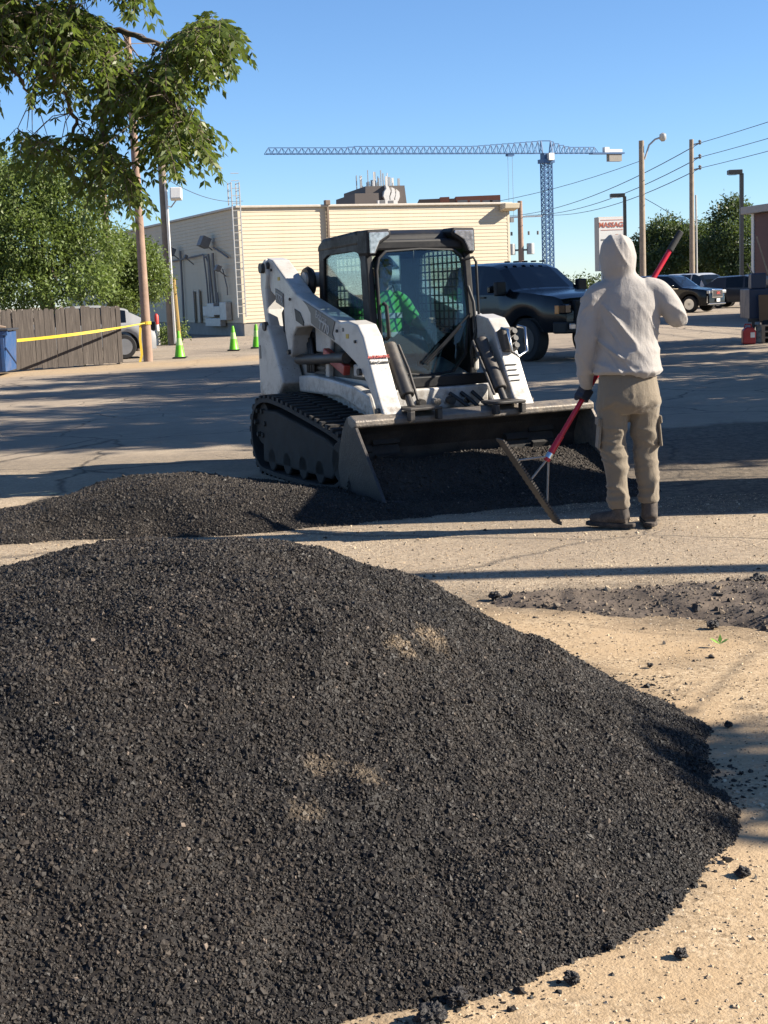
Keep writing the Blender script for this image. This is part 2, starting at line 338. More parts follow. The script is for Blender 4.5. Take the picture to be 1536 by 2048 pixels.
# ================================================================== ASPHALT HEAPS (grains laid by geometry nodes)
def grain_nodes(name, layers, mt, seed=0, useattr=False):
    ng = bpy.data.node_groups.new(name, 'GeometryNodeTree')
    ng.interface.new_socket('Geometry', in_out='INPUT', socket_type='NodeSocketGeometry'); ng.interface.new_socket('Geometry', in_out='OUTPUT', socket_type='NodeSocketGeometry')
    N = lambda t: ng.nodes.new(t); Lk = ng.links.new
    gi, go, jn = N('NodeGroupInput'), N('NodeGroupOutput'), N('GeometryNodeJoinGeometry')
    rocks = N('GeometryNodeJoinGeometry')
    for k in range(4):
        ico = N('GeometryNodeMeshIcoSphere'); ico.inputs['Radius'].default_value = .5; ico.inputs['Subdivisions'].default_value = 1 if k else 2
        pos = N('GeometryNodeInputPosition'); nz = N('ShaderNodeTexNoise'); nz.noise_dimensions = '4D'; nz.inputs['W'].default_value = k * 7.7 + 1; nz.inputs['Scale'].default_value = 1.9
        Lk(pos.outputs[0], nz.inputs['Vector'])
        sb = N('ShaderNodeVectorMath'); sb.operation = 'SUBTRACT'; Lk(nz.outputs['Color'], sb.inputs[0]); sb.inputs[1].default_value = (.5, .5, .5)
        ml = N('ShaderNodeVectorMath'); ml.operation = 'SCALE'; Lk(sb.outputs[0], ml.inputs[0]); ml.inputs['Scale'].default_value = 1.35
        sp = N('GeometryNodeSetPosition'); Lk(ico.outputs['Mesh'], sp.inputs['Geometry']); Lk(ml.outputs[0], sp.inputs['Offset'])
        sm = N('GeometryNodeSetMaterial'); sm.inputs['Material'].default_value = mt; Lk(sp.outputs[0], sm.inputs['Geometry'])
        g2 = N('GeometryNodeGeometryToInstance'); Lk(sm.outputs[0], g2.inputs[0]); Lk(g2.outputs[0], rocks.inputs[0])
    for li, (dens, s0, s1, sink) in enumerate(layers):
        dp = N('GeometryNodeDistributePointsOnFaces'); dp.inputs['Density'].default_value = dens; dp.inputs['Seed'].default_value = seed + li
        Lk(gi.outputs[0], dp.inputs['Mesh'])
        if useattr:
            na = N('GeometryNodeInputNamedAttribute'); na.data_type = 'FLOAT'; na.inputs['Name'].default_value = 'dens'; mu = N('ShaderNodeMath'); mu.operation = 'MULTIPLY'; Lk(na.outputs[0], mu.inputs[0]); mu.inputs[1].default_value = dens; Lk(mu.outputs[0], dp.inputs['Density'])
        ip = N('GeometryNodeInstanceOnPoints'); Lk(dp.outputs['Points'], ip.inputs['Points']); Lk(rocks.outputs[0], ip.inputs['Instance'])
        ip.inputs['Pick Instance'].default_value = True
        rt = N('FunctionNodeRandomValue'); rt.data_type = 'FLOAT_VECTOR'; rt.inputs[1].default_value = (6.28, 6.28, 6.28); rt.inputs['Seed'].default_value = 3 + li
        Lk(rt.outputs[0], ip.inputs['Rotation'])
        rs = N('FunctionNodeRandomValue'); rs.data_type = 'FLOAT'; rs.inputs['Seed'].default_value = 9 + li
        pw = N('ShaderNodeMath'); pw.operation = 'POWER'; Lk(rs.outputs[1], pw.inputs[0]); pw.inputs[1].default_value = 2.2
        mr = N('ShaderNodeMapRange'); Lk(pw.outputs[0], mr.inputs['Value']); mr.inputs['To Min'].default_value = s0; mr.inputs['To Max'].default_value = s1
        rv = N('FunctionNodeRandomValue'); rv.data_type = 'FLOAT_VECTOR'; rv.inputs[0].default_value = (.7, .7, .55); rv.inputs[1].default_value = (1.3, 1.15, 1.0)
        sc = N('ShaderNodeVectorMath'); sc.operation = 'SCALE'; Lk(rv.outputs[0], sc.inputs[0]); Lk(mr.outputs[0], sc.inputs['Scale'])
        Lk(sc.outputs[0], ip.inputs['Scale'])
        Lk(ip.outputs[0], jn.inputs[0])
    Lk(gi.outputs[0], jn.inputs[0]); Lk(jn.outputs[0], go.inputs[0]); return ng
def asphalt_mat(name, patches=(), dusty=0.0):
    t = NT(name); oi = t.n('ObjectInfo'); geo = t.n('NewGeometry'); rnd = oi.outputs['Random']
    base = t.ramp(rnd, [(0, (.009, .0079, .0070)), (.5, (.0195, .0163, .0141)), (.88, (.034, .0285, .024)), (.992, (.055, .046, .038)), (.9988, (.22, .18, .145))])
    ps = geo.outputs['Position']
    base = t.mix(1.0, base, t.ramp(t.noise(ps, 2.2, 4, .6), [(.34, (.52, .52, .53)), (.66, (1.02, .97, .91))]), 'MULTIPLY')
    if dusty: base = t.mix(t.ramp(t.noise(ps, 1.2, 4), [(.4, 0), (.7, dusty)]), base, (.085, .07, .055))
    for pi, (c, r) in enumerate(patches):
        vd = t.n('VectorMath', {'operation': 'DISTANCE'}, i0=ps, i1=tuple(c)).outputs['Value']
        nn = t.noise(ps, 26, 4, .7)
        m = t.ramp(t.math('ADD', t.math('DIVIDE', vd, r), t.math('MULTIPLY', t.math('SUBTRACT', nn, .5), 2.6)), [(.35, 1), (1.0, 0)])
        base = t.mix(t.math('MULTIPLY', m, .7 if pi < 2 else .36), base, t.mix(rnd, (.07, .052, .035), (.30, .23, .15)))
    b = t.n('BsdfPrincipled', None, Base_Color=base, Roughness=t.ramp(rnd, [(0, .50), (1, .74)])); b.inputs['Specular IOR Level'].default_value = .30
    t.set(b.inputs['Normal'], t.bump(t.noise(ps, 420, 3, .6), .35, .002)); return t.done(b)
def hf_object(name, hf, x0, x1, y0, y1, step, mt, nodes, zmin=-.02):
    xs = np.arange(x0, x1, step); ys = np.arange(y0, y1, step); X, Y = np.meshgrid(xs, ys); Z = hf(X, Y); n = len(xs)
    ix = np.arange(X.size).reshape(X.shape); Fq = np.stack([ix[:-1, :-1], ix[:-1, 1:], ix[1:, 1:], ix[1:, :-1]], -1).reshape(-1, 4)
    keep = (Z.ravel()[Fq].max(1) > zmin); Fq = Fq[keep]
    used, inv = np.unique(Fq, return_inverse=True)
    V = np.stack([X, Y, Z], -1).reshape(-1, 3)[used]
    o = npmesh(name, V, inv.reshape(Fq.shape), mt, smooth=True)
    if nodes: m = o.modifiers.new('grains', 'NODES'); m.node_group = nodes
    return o
PA = [(hit(862, 1275, heap_h), .075), (hit(805, 1292, heap_h), .06), (hit(640, 1530, heap_h), .055), (hit(735, 1548, heap_h), .06), (hit(612, 1622, heap_h), .05)]
AM = asphalt_mat('fresh_asphalt_mix', PA)
GN1 = grain_nodes('heap_grains', [(29000, .0050, .0116, 0), (3400, .010, .020, 0)], AM, 1, True)
heap = hf_object('asphalt_heap', heap_h, -3.0, 1.5, 2.0, 6.7, .03, AM, GN1)
hv = np.empty(len(heap.data.vertices) * 3, np.float32); heap.data.vertices.foreach_get('co', hv); hv = hv.reshape(-1, 3)
heap.data.attributes.new('dens', 'FLOAT', 'POINT').data.foreach_set('value', np.where((hv[:, 1] > 2.5) & (hv[:, 1] < 5.9) & (hv[:, 0] > -.31 * hv[:, 1] - .25), 1., .22).astype(np.float32))
tag(heap, 'large heap of fresh black asphalt mix filling the foreground', 'asphalt heap', kind='stuff')
AM2 = asphalt_mat('fresh_asphalt_mix_behind', (), .25)
GN2 = grain_nodes('pile_grains', [(6500, .009, .018, 0), (250, .018, .036, 0)], AM2, 5)
pile = hf_object('asphalt_pile', pile_h, -4.4, .7, 8.9, 12.0, .04, AM2, GN2)
tag(pile, 'low black asphalt pile behind the big heap, beside the track loader', 'asphalt pile', kind='stuff')
spread = hf_object('asphalt_spread', spread_h, -1.5, 2.2, 9.2, 11.9, .03, AM2, GN2, -.045)
tag(spread, 'flat layer of black asphalt mix spilling from the loader bucket', 'asphalt', kind='stuff')
SOIL = mat('dark_soil', (.105, .080, .060), .95, var=.5, vs=9, bump=.6, bs=40)
def soil_grain():
    t = NT('soil_clods'); r = t.n('ObjectInfo').outputs['Random']
    b = t.n('BsdfPrincipled', None, Base_Color=t.ramp(r, [(0, (.02, .017, .015)), (.5, (.07, .054, .041)), (.85, (.15, .115, .08)), (1, (.36, .29, .2))]), Roughness=.85); return t.done(b)
GN3 = grain_nodes('soil_grains', [(1500, .006, .018, 0), (55, .02, .05, 0)], soil_grain(), 9)
ridge = hf_object('soil_ridge', ridge_h, .1, 2.9, 5.5, 7.5, .03, SOIL, GN3, -.045)
tag(ridge, 'low windrow of dark brown soil and broken asphalt clods at right', 'soil', kind='stuff')
CRB = grain_nodes('loose_crumbs', [(60, .006, .016, 0), (7, .014, .03, 0)], AM2, 23)
GNC = grain_nodes('toe_crumbs', [(2300, .006, .018, 0), (170, .014, .032, 0)], AM, 25)
def und_at(x, y): return (vnoise(x, y, .55, 41) - .5) * .02 - .010
def crumb_field(name, label, mask, box, nodes, cat='asphalt crumbs'):
    xs = np.arange(box[0], box[1], .05); ys = np.arange(box[2], box[3], .05); X, Y = np.meshgrid(xs, ys); Z = und_at(X, Y) - .004
    ix = np.arange(X.size).reshape(X.shape); Fq = np.stack([ix[:-1, :-1], ix[:-1, 1:], ix[1:, 1:], ix[1:, :-1]], -1).reshape(-1, 4)
    Fq = Fq[mask(X, Y).ravel()[Fq].all(1)]; used, inv = np.unique(Fq, return_inverse=True)
    o = npmesh(name, np.stack([X, Y, Z], -1).reshape(-1, 3)[used], inv.reshape(Fq.shape), AM, smooth=True)
    m = o.modifiers.new('grains', 'NODES'); m.node_group = nodes
    jn = [n for n in nodes.nodes if n.bl_idname == 'GeometryNodeJoinGeometry' and any(l.to_node.bl_idname == 'NodeGroupOutput' for l in n.outputs[0].links)][0]
    for l in list(nodes.links):
        if l.to_node == jn and l.from_node.bl_idname == 'NodeGroupInput': nodes.links.remove(l)
    return tag(o, label, cat, kind='stuff')
crumb_field('asphalt_crumbs', 'loose black asphalt crumbs strewn along the toe of the heap', lambda x, y: (poly_sd(x, y, TOE) < .10) & (poly_sd(x, y, TOE) + (vnoise(x, y, 5, 61) - .5) * .42 > -.12), (-.6, 1.5, 2.4, 6.6), GNC)
crumb_field('asphalt_specks', 'fine dark crumbs scattered thinly over the sandy ground', lambda x, y: (poly_sd(x, y, TOE) < -.05), (-2.5, 2.6, 2.4, 9.4), CRB)
def pebble_mat():
    t = NT('tan_pebbles'); r = t.n('ObjectInfo').outputs['Random']
    b = t.n('BsdfPrincipled', None, Base_Color=t.ramp(r, [(0, (.12, .09, .06)), (.25, (.27, .20, .13)), (.7, (.40, .31, .205)), (.97, (.48, .39, .28)), (1, (.50, .44, .36))]), Roughness=.85); b.inputs['Specular IOR Level'].default_value = .2; return t.done(b)
PBN = grain_nodes('pebbles', [(4500, .003, .0105, 0), (130, .008, .02, 0)], pebble_mat(), 31)
crumb_field('gravel', 'fine tan pebbles lying loose on the worn ground', lambda x, y: (poly_sd(x, y, TOE) < .02) & (poly_sd(x, y, TOE2) < .02) & (poly_sd(x, y, SPREAD) < .02) & (np.abs(x) < .30 * y + .35), (-2.6, 2.9, 2.5, 10.2), PBN, 'gravel')
# single clods one can point at
CLM = mat('clod_asphalt', (.028, .025, .024), .6, var=.4, vs=60, bump=.8, bs=160)
def clod(px, py, r, label, seed):
    p = gr(px, py); rs = np.random.default_rng(seed); m = MB()
    bm = bmesh.new(); bmesh.ops.create_icosphere(bm, subdivisions=4, radius=1)
    for v in bm.verts:
        n = mnoise.noise(v.co * 1.6 + Vector((seed * 3.1, 0, 0))) * .5 + mnoise.noise(v.co * 4.0 + Vector((0, seed, 0))) * .35 + mnoise.noise(v.co * 9.0 + Vector((0, 0, seed))) * .28
        v.co *= (1 + n); v.co.z *= .72
    for v in bm.verts: v.co *= r * .78
    zmin = min(v.co.z for v in bm.verts)
    me = bpy.data.meshes.new('asphalt_clod'); bm.to_mesh(me); bm.free(); me.materials.append(CLM)
    o = bpy.data.objects.new('asphalt_clod', me); COL.objects.link(o)
    o.location = (p.x, p.y, float(und_at(np.array([p.x]), np.array([p.y]))[0]) - zmin - r * .12); o.rotation_euler = (0, 0, seed * 1.3)
    tag(o, label, 'asphalt clod', 'loose asphalt clods around the heap')
for i, a in enumerate([(1143, 1957, .021, 'upright black asphalt clod alone on tan gravel below the heap'), (915, 2000, .03, 'crumbly black clod at the bottom of the heap toe, left of the upright clod'),
    (862, 2040, .04, 'largest crumbly black clod at the bottom edge of the picture'), (1362, 1907, .018, 'small dark clod farthest right on the sunlit lower gravel'),
    (1487, 1742, .022, 'dark clod lying in the tree shade right of the heap'), (1457, 1447, .017, 'small black clod beside the steep right toe of the heap'),
    (1300, 1329, .014, 'single dark clod on smooth tan sand beyond the heap'), (1425, 1252, .03, 'chunky dark clod at the front edge of the soil windrow'), (990, 1195, .035, 'dark lump at the left tip of the soil windrow'),
    (1516, 1168, .05, 'big black lump on the soil windrow at the right picture edge'), (1330, 1800, .024, 'clustered black clod just off the lower right toe'), (1222, 1890, .015, 'little black clod close below the heap toe')]):
    clod(*a, seed=i + 1)
lm = MB(); lp = gr(1440, 1290)
for k in range(5):
    a = -.9 + k * .5; d = Vector((math.sin(a), math.cos(a) * .4, .35 + .1 * math.cos(k * 3))).normalized(); s = Vector((d.y, -d.x, .1)).normalized()
    b0 = Vector((0, 0, .004)); lm.add([b0, b0 + d * .022 + s * .009, b0 + d * .05, b0 + d * .022 - s * .009], [(0, 1, 2, 3)])
lo = lm.build('fallen_leaf', mat('fresh_leaf_green', (.20, .36, .05), .5), None); lo.location = lp; tag(lo, 'small bright green fallen leaf on tan sand near the windrow', 'leaf')
# ================================================================== COMPACT TRACK LOADER  (local: x right, y backwards, forward = -y)
def worn_white():
    t = NT('loader_white_paint'); co = t.coord('Object')
    c = t.mix(t.ramp(t.noise(co, 3, 5, .6), [(.3, 0), (.7, 1)]), (.39, .382, .365), (.425, .418, .40))
    dust = t.ramp(t.noise(co, 4.5, 9, .72), [(.47, 0), (.70, .55)]); c = t.mix(dust, c, (.20, .165, .125))
    mp = t.n('Mapping', None, Vector=co); mp.inputs['Scale'].default_value = (60, 9, 60); mp.inputs['Rotation'].default_value = (.5, .2, .3)
    scr = t.math('MULTIPLY', t.ramp(t.noise(mp.outputs[0], 1.0, 5, .6), [(.66, 0), (.70, 1)]), t.ramp(t.noise(co, 5, 3), [(.48, 0), (.6, .8)])); c = t.mix(scr, c, (.10, .09, .085))
    vo = t.n('TexVoronoi', None, Vector=co, Scale=34.0); sp = t.math('MULTIPLY', t.ramp(vo.outputs['Distance'], [(.10, 1), (.17, 0)]), t.ramp(t.noise(co, 6, 4, .6), [(.52, 0), (.60, 1)])); c = t.mix(t.math('MULTIPLY', sp, .85), c, (.03, .027, .024))
    zz = t.n('SeparateXYZ', None, Vector=co).outputs[2]; low = t.math('MULTIPLY', t.ramp(zz, [(.62, 1), (.82, 0)]), t.ramp(t.noise(co, 18, 6, .7), [(.44, 0), (.62, .8)])); c = t.mix(low, c, (.11, .088, .066))
    b = t.n('BsdfPrincipled', None, Base_Color=c, Roughness=t.math('ADD', .40, t.math('MULTIPLY', dust, .4))); b.inputs['Coat Weight'].default_value = .1
    t.set(b.inputs['Normal'], t.bump(t.noise(co, 9, 3), .08, .02)); return t.done(b)
WHITE = worn_white()
TRKD = mat('track_grime', (.022, .020, .018), .8, var=.4, dirt=(.075, .058, .042), dirt_amt=.5, ds=8)
CABBLK = mat('cab_black', (.010, .011, .013), .48, var=.3, spec=.3, dirt=(.07, .06, .05), dirt_amt=.12, ds=5)
DARKST = mat('dark_steel', (.055, .053, .052), .5, .35, var=.3, dirt=(.16, .125, .09), dirt_amt=.4, ds=6)
RUBBER = mat('track_rubber', (.018, .018, .019), .75, var=.35, vs=12, dirt=(.12, .095, .07), dirt_amt=.35, ds=7, bump=.3)
WORN = mat('worn_bucket_steel', (.16, .145, .13), .5, .55, var=.35, vs=9, dirt=(.30, .25, .19), dirt_amt=.75, ds=5, bump=.4, bs=45)
BKT = mat('bucket_black_steel', (.035, .033, .033), .5, .3, var=.4, vs=8, dirt=(.10, .08, .065), dirt_amt=.5, ds=5, bump=.3)
HOSE = mat('black_hose', (.012, .012, .013), .5)
CHROME = mat('polished_steel', (.62, .62, .62), .18, 1.0, var=.05)
REDP = mat('red_paint', (.42, .045, .03), .45, dirt=(.1, .06, .05), dirt_amt=.4)
DECAL = mat('dark_decal', (.055, .052, .056), .45, var=.1)
DECTX = mat('decal_letters', (.42, .42, .42), .5)
GREYP = mat('grey_machine_paint', (.055, .050, .046), .6, dirt=(.12, .095, .07), dirt_amt=.5)
GLS = glass('cab_glass', (.64, .77, .82), .98)
GLS2 = glass('cab_side_glass', (.70, .81, .82), .975)
LENS = mat('lamp_lens', (.34, .34, .35), .08, .55, var=.6, vs=28, coat=.8)
SEAT = mat('seat_vinyl', (.03, .031, .034), .6)
ld = thing('track_loader', 'white compact track loader with black cab and wide bucket, facing right', 'track loader', LO, LR)
MX = -.10
def fz(poly): return [(-f, z) for f, z in poly]
# --- tracks
tp = [(-.72, 0), (.80, 0), (1.05, .09), (1.19, .22), (1.20, .34), (1.10, .44), (.80, .50), (.30, .575), (-.2, .645), (-.62, .675), (-.85, .63), (-.97, .52), (-1.03, .37), (-1.0, .2), (-.90, .06)]
def chaikin(P, n=2):
    for _ in range(n):
        Q = []
        for i in range(len(P)):
            a, b = P[i], P[(i + 1) % len(P)]; Q += [(a[0] * .75 + b[0] * .25, a[1] * .75 + b[1] * .25), (a[0] * .25 + b[0] * .75, a[1] * .25 + b[1] * .75)]
        P = Q
    return P
loop = chaikin(tp, 2)
def make_track(sx):
    x0, x1 = (MX - .90, MX - .46) if sx < 0 else (MX + .46, MX + .90)
    tr = MB(); n = len(loop); th = .035
    cxm = sum(p[0] for p in loop) / n; 
    nrm = []
    for i in range(n):
        a, b = loop[i - 1], loop[(i + 1) % n]; t = Vector((b[0] - a[0], b[1] - a[1])).normalized(); nrm.append((t.y, -t.x))
    inn = [(p[0] - q[0] * th, p[1] - q[1] * th) for p, q in zip(loop, nrm)]
    V = []
    for x, P in ((x0, loop), (x1, loop), (x1, inn), (x0, inn)): V += [(x, -p[0], p[1]) for p in P]
    F = []
    for r_ in range(4):
        for i in range(n): F.append((r_ * n + i, r_ * n + (i + 1) % n, ((r_ + 1) % 4) * n + (i + 1) % n, ((r_ + 1) % 4) * n + i))
    tr.add(V, F)
    # tread bars moulded on the belt
    per = [0]
    for i in range(n): per.append(per[-1] + math.dist(loop[i], loop[(i + 1) % n]))
    nb = 46
    for k in range(nb):
        s = per[-1] * k / nb; i = max(j for j in range(n) if per[j] <= s); u = (s - per[i]) / (per[i + 1] - per[i])
        a, b = loop[i], loop[(i + 1) % n]; p = (a[0] + (b[0] - a[0]) * u, a[1] + (b[1] - a[1]) * u); q = nrm[i]; t = (-q[1], q[0])
        rot = Matrix(((1, 0, 0), (0, -t[0], -q[0]), (0, t[1], q[1])))
        for xa, xb, off in ((x0, x0 + .20, 0), (x0 + .22, x1, .5)):
            pp = (p[0] + t[0] * off * per[-1] / nb, p[1] + t[1] * off * per[-1] / nb)
            tr.box(((xa + xb) / 2, -(pp[0] + q[0] * .012), pp[1] + q[1] * .012), (xb - xa, .048, .034), rot)
    o = tr.build('track', RUBBER, ld, smooth=30)
    # undercarriage frame and wheels
    xm = (x0 + x1) / 2
    fr = MB(); fr.prism(fz([(-.78, .10), (.80, .10), (1.02, .22), (.98, .34), (.7, .42), (-.4, .56), (-.74, .56)]), x0 + .02, x1 - .02); fr.build('undercarriage_frame', TRKD, ld, bevel=.02)
    xo = x0 if sx < 0 else x1
    for f in (-.55, -.18, .19, .56):
        MB().cyl((x0 + .02, -f, .14), (x1 - .02, -f, .14), .10, n=18).build('track_roller', TRKD, ld, smooth=40, bevel=.012)
    MB().cyl((x0 + .02, -.98, .255), (x1 - .02, -.98, .255), .16, n=22).build('idler_wheel', TRKD, ld, smooth=40, bevel=.015)
    sp = MB(); sp.cyl((x0 + .04, .80, .44), (x1 - .04, .80, .44), .19, n=24)
    for k in range(6):
        a = k * math.pi / 3; sp.cyl((xo + (.005 if sx < 0 else -.005), .80 + .12 * math.cos(a), .44 + .12 * math.sin(a)), (xo + (.06 if sx < 0 else -.06), .80 + .12 * math.cos(a), .44 + .12 * math.sin(a)), .022, n=8)
    sp.build('drive_sprocket', TRKD, ld, smooth=40)
for sx in (-1, 1): make_track(sx)
# --- chassis
m = MB(); m.prism(fz([(-1.2, .30), (.95, .22), (1.0, .50), (.82, .62), (.75, .82), (.1, .98), (-.35, 1.12), (-1.22, 1.12)]), MX - .47, MX + .47); m.build('chassis', WHITE, ld, bevel=.03)
for sx in (-1, 1):
    x = MX + sx * .475
    m = MB(); m.prism(fz([(-.62, .70), (.30, .70), (.78, .60), (.92, .52), (.98, .60), (.90, .74), (.62, .80), (.1, .84), (-.30, .86), (-.62, .84)]), x, x + sx * .10); m.build('fender', WHITE, ld, bevel=.02)
    m = MB(); m.prism(fz([(-.42, .74 + .02), (-.16, .75), (-.16, 1.02), (-.42, 1.04)]), x + sx * .006, x + sx * .02)
    v = m.build('side_vent', CABBLK, ld, bevel=.01)
    sl = MB()
    for k in range(6): sl.bb(x + sx * .021 if sx > 0 else x - .028, x + .028 if sx > 0 else x - .021, .17, .41, .78 + k * .042, .80 + k * .042)
    sl.build('louvre', DARKST, v)
    MB().prism(fz([(-.66, .86), (.62, .84), (.71, .97), (.32, 1.09), (0, 1.15), (-.3, 1.20), (-.66, 1.24)]), x - sx * .02, x + sx * .004).build('side_opening', CABBLK, ld, bevel=.004)
    MB().prism(fz([(-.13, .80), (-.05, .80), (-.03, 1.06), (-.11, 1.08)]), x - sx * .01, x + sx * .045).build('body_rib', WHITE, ld, bevel=.012)
    for k in range(3): MB().tube([(x + sx * .02, .55 - .04 * k, 1.16), (x + sx * .05, .46 - .05 * k, 1.0), (x + sx * .04, .50 - .06 * k, .88)], .017, 8).build('hose', HOSE, ld, smooth=60)
    MB().box((x + sx * .03, -.58, .92), (.05, .16, .10)).build('pivot_bracket', WHITE, ld, bevel=.015)
    MB().prism(fz([(-.34, 1.05), (-.02, 1.04), (.02, 1.22), (-.34, 1.28)]), x - sx * .1, x + sx * .035).build('side_panel', WHITE, ld, bevel=.015)
    # rear upright tower (tailgate side)
    x0, x1 = sorted((MX + sx * .50, MX + sx * .70))
    m = MB(); m.prism(fz([(-1.29, .64), (-.82, .66), (-.66, .78), (-.93, 1.20), (-1.0, 1.28), (-1.22, 1.30), (-1.28, 1.23)]), x0, x1); up = m.build('rear_upright', WHITE, ld, bevel=.02)
    MB().bb(x0 - .003 if sx < 0 else x1 - .004, x0 + .004 if sx < 0 else x1 + .003, 1.20, 1.24, .98, 1.10).build('warning_sticker', DECAL, up)
    m = MB(); m.prism(fz([(-1.04, 1.865), (-1.12, 1.83), (-1.18, 1.75), (-1.19, 1.62), (-1.14, 1.40), (-1.10, 1.24), (-.99, 1.24), (-1.04, 1.42), (-1.05, 1.60), (-1.0, 1.72)]), x0 + .02, x1 - .02); m.build('rear_link', WHITE, ld, bevel=.015)
    m = MB(); m.cyl((x0 - .015, 1.08, 1.78), (x1 + .015, 1.08, 1.78), .045, n=16); m.build('pivot_pin', DARKST, ld, smooth=40); MB().cyl((x0 - .015, 1.06, 1.27), (x1 + .015, 1.06, 1.27), .04, n=16).build('pivot_pin', DARKST, ld, smooth=40)
    # tail light housing
    MB().bb(x0 + .02, x1 - .02, 1.27, 1.31, 1.02, 1.22).build('tail_light', CABBLK, ld, bevel=.01)
    # lift arm
    ax0, ax1 = sorted((MX + sx * .485, MX + sx * .65))
    P = [(-1.08, 1.87), (-.93, 1.845), (-.48, 1.60), (-.40, 1.55), (-.26, 1.51), (.56, 1.31), (.72, 1.32), (.90, 1.29), (1.00, 1.20), (1.12, .97), (1.25, .74), (1.36, .58), (1.23, .57), (1.15, .72), (1.0, .88), (.84, .99), (.52, 1.12),
         (0, 1.26), (-.08, 1.275), (-.41, 1.26), (-.50, 1.19), (-.555, 1.03), (-.59, 1.005), (-.625, 1.03), (-.70, 1.24), (-.70, 1.44), (-1.0, 1.57), (-1.08, 1.70)]
    arm = MB().prism(fz(P), ax0, ax1).build('lift_arm', WHITE, ld, bevel=.016, seg=3)
    xs = ax0 - .002 if sx < 0 else ax1 + .002
    def plate(poly, name, mt, t=.004, par=arm):
        return MB().prism(fz(poly), *( (xs - t, xs) if sx < 0 else (xs, xs + t))).build(name, mt, par, bevel=.0)
    plate([(-.22, 1.488), (.47, 1.315), (.40, 1.22), (.44, 1.165), (.02, 1.275), (-.05, 1.30), (-.05, 1.38), (-.12, 1.44)], 'decal_band', DECAL)
    plate([(-.87, 1.60), (-.68, 1.55), (-.68, 1.43), (-.87, 1.48)], 'model_plate', DECAL)
    plate([(-.42, 1.42), (-.30, 1.39), (-.22, 1.31), (-.23, 1.275), (-.40, 1.32)], 'arm_slot', CABBLK)
    for f, z, r in ((-.59, 1.05, .022), (.93, .93, .028), (1.25, .64, .03), (-1.02, 1.80, .03)):
        MB().cyl((xs - sx * .01, -f, z), (xs + sx * .022, -f, z), r, n=14).build('arm_pin', DARKST, arm, smooth=40)
    # cross-section text on the outer face
    X = (0, -1, 0) if sx < 0 else (0, 1, 0)
    slope = Vector((0, -1, -.26)) if sx < 0 else Vector((0, 1, .26))
    xo = xs - .005 if sx < 0 else xs + .005
    text_part('lettering', 'Bobcat', .085, DECTX, arm, frame4((xo, -.18, 1.345), slope, (0, 0, 1)))
    text_part('lettering', 'T770', .105, DECTX, arm, frame4((xo, -.235, 1.265), slope, (0, 0, 1)), bold=.002)
    text_part('lettering', 'T770', .075, DECTX, arm, frame4((xo, .775, 1.515), slope, (0, 0, 1)), bold=.002)
    # tilt cylinder from knee to bucket
    cx = MX + sx * .40
    a, b = Vector((cx, -.93, 1.12)), Vector((cx, -1.30, .66))
    c = MB(); c.cyl(a, a.lerp(b, .82), .056, n=20); cy = c.build('tilt_cylinder', DARKST, ld, smooth=40, bevel=.008)
    MB().cyl(a.lerp(b, .82), b, .028, n=14).build('piston_rod', DARKST, cy, smooth=40)
    MB().tube([a + Vector((-sx * .075, -.01, 0)), a.lerp(b, .4) + Vector((-sx * .08, -.02, 0)), a.lerp(b, .85) + Vector((-sx * .07, -.02, -.02))], .011, 8).build('steel_line', DARKST, cy, smooth=60)
    # lift cylinder behind the arm
    MB().cyl((MX + sx * .56, .62, .98), (MX + sx * .56, -.45, 1.02), .045, n=16).build('lift_cylinder', DARKST, ld, smooth=40)
    # hoses at the rear
    for k in range(3):
        o_ = .03 * k
        MB().tube([(MX + sx * (.50 + .02 * k), .92 - o_, 1.52), (MX + sx * .55, .98 - o_, 1.38), (MX + sx * .55, .95 - o_, 1.22), (MX + sx * .52, .83, 1.12)], .016, 8).build('hose', HOSE, ld, smooth=60)
# sticker on the left-of-picture knee: written as on the machine
xk = MX - .567
nf = Vector((0, -.92, .40))
def knee_frame(x, f, z): return frame4((x, -f - .003, z + .004), (1, 0, 0), (0, .40, .92))
REDT = mat('red_letters', (.40, .03, .02), .5); BLKT = mat('black_letters', (.03, .03, .03), .5)
text_part('lettering', 'AUTOMATIC', .031, REDT, ld, frame4((xk, -1.092, 1.045), (1, 0, 0), (0, .47, .88)), ext=.004, bold=.0008)
text_part('lettering', 'Ride Control', .031, BLKT, ld, frame4((xk, -1.110, 1.005), (1, 0, 0), (0, .47, .88)), ext=.004)
st = MB(); st.add([(MX + .51, -1.155, .925), (MX + .60, -1.155, .925), (MX + .60, -1.19, .858), (MX + .51, -1.19, .858)], [(0, 1, 2, 3)]); 
for k in range(4):
    f = 1.145 + .022 * k; z = .925 - .04 * k
    MB().box((MX + .545, -f - .008, z), (.10 - .02 * (k % 2), .006, .008)).build('sticker_line', BLKT, ld)
# red lift arm support
MB().box((MX - .555, -.22, .985), (.06, .46, .085), Matrix.Rotation(R(17), 3, 'X')).build('lift_arm_support', REDP, ld, bevel=.01)
YEL = mat('warning_yellow', (.55, .38, .03), .5)
for sx in (-1, 1):
    xs_ = MX + sx * .652
    for f_, z_, w_, h_, mt_ in ((.70, 1.20, .05, .035, YEL), (-.78, 1.68, .05, .03, YEL), (.62, 1.25, .03, .03, DECAL)): MB().box((xs_, -f_, z_), (.004, w_, h_)).build('sticker', mt_, ld)
    for f_, z_ in ((.50, 1.24), (.86, 1.16), (-.52, 1.50), (-.95, 1.76)): MB().cyl((xs_ - sx * .004, -f_, z_), (xs_ + sx * .012, -f_, z_), .013, n=6).build('bolt_head', DARKST, ld)
